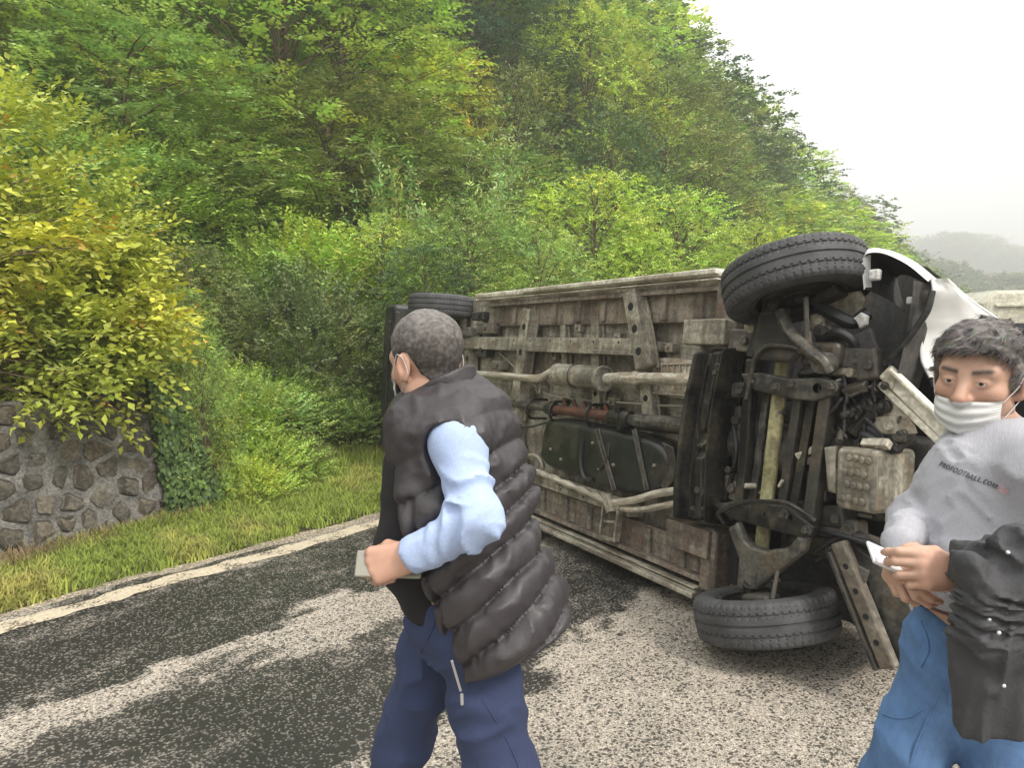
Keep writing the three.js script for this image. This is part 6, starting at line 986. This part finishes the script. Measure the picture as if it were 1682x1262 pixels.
    mesh('zip_pull', [cyl([hemA.x + 0.002, hemA.y - 0.005, hemA.z + 0.0], [hemA.x + 0.003, hemA.y - 0.03, hemA.z + 0.004], 0.004), beam([at(742, 1085, 1.50).x, at(742, 1085, 1.50).y, at(742, 1085, 1.50).z], hemA.toArray(), 0.006, 0.004)], new THREE.MeshStandardMaterial({ color: lin(0.6, 0.6, 0.6), metalness: 0.8, roughness: 0.35 }), v);
  }
  // trousers
  {
    const wy = at(740, 962, 1.71).y, f0 = blend([cone(J.pelvis, at(742, 1010, 1.71), 0.098, 0.102, T.R, 1.28), cone(J.hipL, J.knL, 0.098, 0.078), cone(J.knL, J.anL, 0.078, 0.066), cone(J.hipR, J.knR, 0.088, 0.066), cone(J.knR, J.anR, 0.066, 0.060)], 0.035);
    const f = (x, y, z) => { let d = f0(x, y, z); if (Math.abs(d) < 0.05) { const wv = fbm(x * 6, y * 6, z * 6, 2) * 1.4; const r1 = ridge(noise3(x * 9 + y * 6 + wv, y * 13 + wv - x * 5, z * 9)); d -= 0.020 * (r1 * r1 - 0.45) + 0.004 * (ridge(noise3(x * 24, y * 17 + wv, z * 24)) - 0.5); } return smax(smax(d, y - wy, 0.006), 0.05 - y, 0.006); };
    const [lo, hi] = bounds([J.pelvis, J.hipL, J.hipR, J.knL, J.knR, J.anL, J.anR], 0.17); lo.y = 0.02;
    const tm = cloth(weave(0.19, 0.23, 0.35, 0.1, 0.06)), tr = mesh('trousers', uvd(meshSDF(f, lo, hi, 0.0085)), tm, o);
    seam('pocket_seam', f, [[716, 1010], [712, 1030], [702, 1052], [690, 1072]], 1.3, 0.0022, tm, tr);
    seam('side_seam', f, [[792, 1150], [812, 1180], [832, 1215], [848, 1250], [856, 1275]], 1.3, 0.0022, tm, tr);
  }
  shoes(o, J);
  { const p = hL.pts, c = at(606, 930, 1.50), g = rbox(0.145, 0.062, 0.009, 0.004, 3); g.applyMatrix4(new THREE.Matrix4().makeRotationFromEuler(new THREE.Euler(-0.72, 0.12, 0.02))); const t = thing('phone', 'pale grey phone in the closed hand of the man in the waistcoat', 'phone', [c.x + 0.040, c.y - 0.004, c.z - 0.022]); mesh('case', boxUV(g), new THREE.MeshStandardMaterial({ color: lin(0.24, 0.23, 0.19), roughness: 0.35 }), t); const s = rbox(0.136, 0.055, 0.002, 0.001, 1); s.applyMatrix4(new THREE.Matrix4().makeRotationFromEuler(new THREE.Euler(-0.72, 0.12, 0.02))); s.translate(0, -0.003, -0.0042); mesh('screen', s, new THREE.MeshStandardMaterial({ color: lin(0.02, 0.02, 0.025), roughness: 0.1 }), t); }
}
// ================= the man in the grey sweatshirt
{
  const o = thing('person', 'man in grey sweatshirt and blue jeans at the right edge, mask under his nose', 'person');
  const h = frameOf(at(1606, 621, 1.58), dirv(-0.77, -0.10, 0.64), dirv(0.02, 1, 0.08)), T = frameOf(at(1640, 850, 1.46), dirv(-0.80, 0, 0.60), V3(0, 1, 0));
  const J = { neck: at(1634, 735, 1.56), chest: at(1640, 830, 1.49), belly: at(1622, 950, 1.45), pelvis: at(1610, 1050, 1.45), shR: at(1585, 772, 1.52), shL: at(1728, 790, 1.34), elR: at(1500, 852, 1.58), wrR: at(1480, 893, 1.40), elL: at(1745, 985, 1.30), wrL: at(1580, 945, 1.26), hipR: at(1562, 1075, 1.48), hipL: at(1648, 1080, 1.42), knR: at(1480, 1290, 1.45), knL: at(1655, 1300, 1.36), anR: at(1440, 1680, 1.52), anL: at(1690, 1780, 1.42) };
  J.anR.y = 0.09; J.anL.y = 0.09; J.toR = J.anR.clone().add(V3(-0.14, -0.05, 0.10)); J.toL = J.anL.clone().add(V3(-0.12, -0.05, 0.12));
  // right hand comes down from its cuff, left hand reaches across; both close on the phone
  const DR = at(1476, 950, 1.33).sub(J.wrR).normalize(), n1 = V3(-0.9, 0.25, 0.35), NR = n1.addScaledVector(DR, -n1.dot(DR)).normalize(), SR = V3().crossVectors(DR, NR).normalize(); if (SR.x < 0) SR.multiplyScalar(-1);
  const hR = handSDF(J.wrR, DR, NR, SR, [[0.55, 0.9, 0.5], [0.7, 1.0, 0.6], [0.8, 1.1, 0.6], [0.9, 1.1, 0.6]], [[0.052, 0.036, -0.012], [0.082, 0.034, -0.026], [0.106, 0.024, -0.036]], 0.95);
  const DL = at(1490, 932, 1.25).sub(J.wrL).normalize(), n2 = V3(0.15, 0.35, 0.9), NL = n2.addScaledVector(DL, -n2.dot(DL)).normalize(), SL = V3().crossVectors(NL, DL).normalize(); if (SL.y < 0) SL.multiplyScalar(-1);
  const hL = handSDF(J.wrL, DL, NL, SL, [[0.55, 0.75, 0.5], [0.75, 0.95, 0.6], [0.9, 1.05, 0.6], [1.05, 1.1, 0.6]], [[0.055, 0.040, -0.006], [0.090, 0.042, -0.018], [0.116, 0.032, -0.026]], 0.88);
  const hs = body(o, J, h, T, [hR, hL], 0.5, 0.012);
  eyes(o, h, dirv(-0.72, -0.03, 0.70));
  hair(o, h, 8, { thick: 0.021, len: 0.024, curl: 40, count: 17000, back: -0.06, dark: [0.045, 0.038, 0.036], grey: (u, v, w) => 0.22 + (v < 0.045 && w < 0.06 ? 0.5 : 0) + 0.1 * (v > 0.1 ? 1 : 0), lift: 0.55 });
  mask(o, h, hs, -0.036, -0.112);
  // sweatshirt
  const upR = J.elR.clone().sub(J.shR).normalize(), foR = J.wrR.clone().sub(J.elR).normalize(), neckC = J.neck.clone().add(V3(0, 0.035, 0)), hemY = at(1540, 1012, 1.36).y;
  const sleeveR = blend([cone(J.shR, J.elR, 0.064, 0.047), cone(J.elR, J.wrR, 0.046, 0.034)], 0.03), trunk2 = blend([cone(J.chest, J.belly, 0.122, 0.130, T.R, 1.25), cone(J.belly, at(1612, 1030, 1.45), 0.130, 0.114, T.R, 1.22), cone(J.shL, J.neck, 0.075, 0.07), cone(J.shR, J.neck, 0.075, 0.07), cone(J.neck.clone().add(V3(0, -0.02, 0)), J.chest, 0.08, 0.13, T.R, 1.3), cone(J.shL, J.elL, 0.075, 0.062), cone(J.elL, J.wrL.clone().lerp(J.elL, 0.4), 0.06, 0.05)], 0.045), s0 = (x, y, z) => smin(trunk2(x, y, z), sleeveR(x, y, z), 0.010);
  const shirt = (x, y, z) => {
    let d = s0(x, y, z);
    if (Math.abs(d) < 0.05) {
      const e = (x - J.elR.x) * foR.x + (y - J.elR.y) * foR.y + (z - J.elR.z) * foR.z, u = (x - J.shR.x) * upR.x + (y - J.shR.y) * upR.y + (z - J.shR.z) * upR.z, arm = Math.hypot(x - J.elR.x, y - J.elR.y, z - J.elR.z) < 0.22 ? 1 : 0, wv = fbm(x * 7, y * 7, z * 7, 2) * 1.5;
      const rb = ridge(noise3(x * 6 + y * 6 + wv, y * 11 - x * 4 + wv, z * 6)), ra = ridge(noise3(e * 34 + wv, u * 34 + wv, 2)); d -= arm ? 0.009 * (ra * ra - 0.4) : 0.011 * (rb * rb - 0.45) + 0.002 * (ridge(noise3(x * 20, y * 20 + wv, z * 20)) - 0.5);
      const c = e - J.wrR.clone().sub(J.elR).length(); if (arm && c > -0.12) { d = smax(d + (c > -0.055 ? 0.004 : 0), c - 0.004, 0.006); }
      d += 0.005 * Math.exp(-(((y - hemY - 0.055) / 0.006) ** 2));
    }
    d = smax(d, hemY - y + 0.22 * ((x - J.belly.x) * 0.25), 0.012);
    return smax(d, -(Math.hypot(x - neckC.x, (y - neckC.y) * 0.8, z - neckC.z) - 0.066), 0.008);
  };
  {
    const [lo, hi] = bounds([J.chest, J.belly, J.shL, J.shR, J.elR, J.wrR, J.elL, J.neck, at(1605, 1040, 1.45)], 0.14);
    const sm = cloth(weave(0.635, 0.635, 0.66, 0.07, 0.05)), g = mesh('sweatshirt', uvd(meshSDF(shirt, lo, hi, 0.0065)), sm, o);
    // the print across the chest, laid on the cloth
    const cv = document.createElement('canvas'); cv.width = 512; cv.height = 128; const x = cv.getContext('2d'); x.fillStyle = '#000'; x.fillRect(0, 0, 512, 128); x.fillStyle = '#fff'; x.font = 'italic bold 46px sans-serif'; x.textBaseline = 'middle'; x.fillText('PROFOOTBALL.COM', 6, 64, 410);
    x.fillRect(428, 44, 70, 7); x.fillRect(440, 60, 62, 7); x.fillRect(428, 76, 56, 7);
    const cc = document.createElement('canvas'); cc.width = 512; cc.height = 128; const y = cc.getContext('2d'); y.fillStyle = '#4c4b52'; y.fillRect(0, 0, 422, 128); y.fillStyle = '#d9a3a3'; y.fillRect(422, 0, 90, 128);
    const am = new THREE.CanvasTexture(cv), cm = new THREE.CanvasTexture(cc); cm.colorSpace = THREE.SRGBColorSpace;
    const c0 = at(1545, 800, 1.33), Rr = at(1640, 800, 1.33).sub(at(1516, 766, 1.33)); const W = 0.158, H = W / 4, F = T.F, Lx = V3().crossVectors(F, V3(0, 1, 0)).normalize(); if (Lx.x < 0) Lx.multiplyScalar(-1); const dir = Lx.clone().add(V3(0, -0.20, 0)).normalize(), upv = V3(0, 1, 0).addScaledVector(dir, 0.2).normalize();
    const P = [], U = [], I = [], nu = 48, nv = 10; const mid = c0.clone().addScaledVector(F, 0);
    for (let j = 0; j <= nv; j++) for (let i = 0; i <= nu; i++) { const p = mid.clone().addScaledVector(dir, (i / nu - 0.5) * W).addScaledVector(upv, (j / nv - 0.5) * H).addScaledVector(F, 0.25); for (let k = 0; k < 60; k++) { const d = shirt(p.x, p.y, p.z); if (d < 0.0034) break; p.addScaledVector(F, -Math.max(0.0008, d * 0.6)); } P.push(p.x, p.y, p.z); U.push(i / nu, j / nv); }
    for (let j = 0; j < nv; j++) for (let i = 0; i < nu; i++) { const a = j * (nu + 1) + i, b = a + nu + 1; I.push(a, a + 1, b, a + 1, b + 1, b); }
    const pg = new THREE.BufferGeometry(); pg.setAttribute('position', new THREE.BufferAttribute(new Float32Array(P), 3)); pg.setAttribute('uv', new THREE.BufferAttribute(new Float32Array(U), 2)); pg.setIndex(I); pg.computeVertexNormals();
    mesh('print', pg, new THREE.MeshStandardMaterial({ map: cm, alphaMap: am, transparent: true, roughness: 0.8 }), g);
    // ribbed neckband and cuff
    const nb = Array.from({ length: 20 }, (_, i) => { const a = i / 20 * 6.283; return V3(neckC.x, neckC.y - 0.012, neckC.z).addScaledVector(T.R, Math.cos(a) * 0.063).addScaledVector(T.F, Math.sin(a) * 0.062).add(V3(0, -0.022 * Math.sin(a), 0)); }); mesh('neckband', uvd(tube(nb, 0.010, 80, 10, true)), sm, g);
  }
  // jeans and belt
  {
    const wy = hemY + 0.03, f0 = blend([cone(J.pelvis.clone().add(V3(0, 0.02, 0)), J.pelvis.clone().add(V3(0, -0.06, 0)), 0.108, 0.110, T.R, 1.18), cone(J.hipR, J.knR, 0.090, 0.070), cone(J.knR, J.anR, 0.070, 0.060), cone(J.hipL, J.knL, 0.092, 0.072), cone(J.knL, J.anL, 0.076, 0.062)], 0.03);
    const f = (x, y, z) => { let d = f0(x, y, z); if (Math.abs(d) < 0.05) { const wv = fbm(x * 6, y * 6, z * 6, 2) * 1.3; const rn = ridge(noise3(x * 7 + y * 3 + wv, y * 17 + wv + x * 9, z * 7)); d -= 0.018 * (rn * rn - 0.45) + 0.0025 * (ridge(noise3(x * 30, y * 26 + wv, z * 30)) - 0.5); } return smax(smax(d, y - wy, 0.006), 0.04 - y, 0.006); };
    const [lo, hi] = bounds([J.pelvis, J.hipL, J.hipR, J.knL, J.knR, J.anL, J.anR], 0.17); lo.y = 0.02;
    const jm = tex(256, (u, v) => { const n = fbm(u * 6, v * 6, 3, 4, 6), t = noise3(u * 128, v * 40, 5, 8), k = 0.85 + 0.35 * (n - 0.35) + 0.07 * (t - 0.5); return [0.355 * k, 0.49 * k, 0.665 * k]; }, { repeat: 3 });
    const j = mesh('jeans', uvd(meshSDF(f, lo, hi, 0.0075)), cloth(jm, { sheen: 0.1 }), o);
    mesh('belt', uvd(tube(Array.from({ length: 28 }, (_, i) => { const a = i / 28 * 6.283; return J.pelvis.clone().add(V3(0, hemY - 0.005 - J.pelvis.y, 0)).addScaledVector(T.R, Math.cos(a) * 0.132).addScaledVector(T.F, Math.sin(a) * 0.112); }), 0.013, 90, 8, true)), new THREE.MeshStandardMaterial({ color: lin(0.09, 0.04, 0.025), roughness: 0.5 }), o);
    seam('pocket_seam', f, [[1512, 1020], [1522, 1046], [1524, 1072], [1512, 1096]], 1.0, 0.0022, j.material, j); seam('side_seam', f, [[1548, 1130], [1530, 1165], [1512, 1205], [1496, 1250], [1490, 1280]], 1.0, 0.0022, j.material, j); seam('knee_crease', f, [[1448, 1172], [1470, 1180], [1494, 1178], [1514, 1166]], 1.0, 0.0024, j.material, j);
    const fl = (t) => { const p = J.pelvis.clone().addScaledVector(T.F, 0.22).addScaledVector(T.R, -0.01).add(V3(0, lerp(-0.01, -0.11, t), 0)); for (let k = 0; k < 60; k++) { const d = f(p.x, p.y, p.z); if (d < 0.001) break; p.addScaledVector(T.F, -Math.max(0.001, d * 0.6)); } return p; }; mesh('fly_seam', uvd(tube([0, 0.25, 0.5, 0.75, 1].map(fl), 0.0035, 24, 6)), j.material, j);
  }
  shoes(o, J);
  // phone between the hands
  { const a = at(1428, 921, 1.32), b = at(1462, 936, 1.315), d = b.clone().sub(a).normalize(), g = rbox(0.145, 0.008, 0.07, 0.0035, 3); const t = thing('phone', 'white edged phone held between the hands of the man in the grey sweatshirt', 'phone', [0, 0, 0]); const z = V3(0.45, 0.2, -0.87).addScaledVector(d, -V3(0.45, 0.2, -0.87).dot(d)).normalize(), y = V3().crossVectors(z, d); t.position.copy(a).addScaledVector(d, 0.080).addScaledVector(z, 0.036); t.quaternion.setFromRotationMatrix(new THREE.Matrix4().makeBasis(d, y, z)); mesh('case', boxUV(g), new THREE.MeshStandardMaterial({ color: lin(0.75, 0.76, 0.78), roughness: 0.25, metalness: 0.2 }), t); const s = rbox(0.137, 0.002, 0.063, 0.001, 1); s.translate(0, 0.0042, 0); mesh('screen', s, new THREE.MeshStandardMaterial({ color: lin(0.015, 0.016, 0.02), roughness: 0.08 }), t); }
  // the jacket folded over his left forearm
  {
    const t = thing('jacket', 'black crumpled jacket draped over the left forearm of the man in the grey sweatshirt', 'jacket', [0, 0, 0]);
    const a = at(1612, 930, 1.20), b = at(1740, 950, 1.26), c = at(1610, 1205, 1.13), e = at(1725, 1250, 1.18), lower = cone(at(1608, 960, 1.145), at(1606, 1190, 1.14), 0.034, 0.034), l3 = cone(at(1650, 970, 1.13), at(1655, 1200, 1.13), 0.040, 0.040), l2 = cone(at(1700, 960, 1.16), at(1705, 1215, 1.16), 0.055, 0.055), top = cone(a, b, 0.050, 0.072), sl = cone(at(1592, 930, 1.135), at(1632, 1062, 1.11), 0.030, 0.024), over = cone(at(1668, 905, 1.14), at(1606, 1040, 1.115), 0.034, 0.022), sl2 = cone(at(1690, 915, 1.12), at(1672, 1080, 1.11), 0.030, 0.03), back = cone(at(1640, 980, 1.27), at(1640, 1150, 1.26), 0.045, 0.04);
    const f0 = blend([lower, l2, l3, top, sl, over, sl2, back], 0.016), yb = at(1620, 1218, 1.12).y, le = at(1568, 900, 1.14), ln = V3(-1, 0, 0.15).normalize(), y0 = at(1620, 1010, 1.13).y;
    const f = (x, y, z) => { let d = f0(x, y, z); if (Math.abs(d) < 0.06) { const w1 = fbm(x * 9, y * 9, z * 9, 3) * 2.2, dn = sstep(y0 + 0.05, y0 - 0.06, y); const n1 = ridge(noise3(x * 22 + y * 12 * (1 - dn) + w1, y * lerp(10, 5, dn) + w1 - x * 8 * (1 - dn), z * 14)), n2 = ridge(noise3(x * 40 + w1 * 1.5, y * lerp(30, 12, dn) + w1 * 2, z * 30 + 5)); const n3 = ridge(noise3(x * 30 + z * 22 + w1 * 0.5, y * 3 + w1 * 0.4, 4)); d -= 0.018 * (n1 * n1 - 0.4) * (1 - 0.5 * dn) + 0.020 * (n3 * n3 - 0.4) * dn + 0.0050 * (n2 * n2 - 0.4); } d = smax(d, yb - y + 0.15 * (x - le.x), 0.01); return smax(d, (x - le.x) * ln.x + (z - le.z) * ln.z, 0.012); };
    const [lo, hi] = bounds([a, b, c, e, at(1640, 960, 1.30), at(1600, 930, 1.08)], 0.12);
    mesh('cloth', uvd(meshSDF(f, lo, hi, 0.0045)), cloth(weave(0.235, 0.235, 0.245, 0.16, 0.14), { roughness: 0.75, sheen: 0.2 }), t);
    for (const [px, py] of [[1655, 908], [1624, 1018], [1648, 1127], [1640, 1040]]) { const p = at(px, py, 0.95), d = rayDir(px, py).normalize(); for (let k = 0; k < 80; k++) { const q = f(p.x, p.y, p.z); if (q < 0.001) break; p.addScaledVector(d, Math.max(0.001, q * 0.6)); } const g = new THREE.SphereGeometry(0.0035, 12, 8); g.translate(p.x, p.y, p.z); mesh('stud', boxUV(g), new THREE.MeshStandardMaterial({ color: lin(0.8, 0.8, 0.8), metalness: 0.7, roughness: 0.3 }), t); }
  }
}
renderer.render(scene, camera);
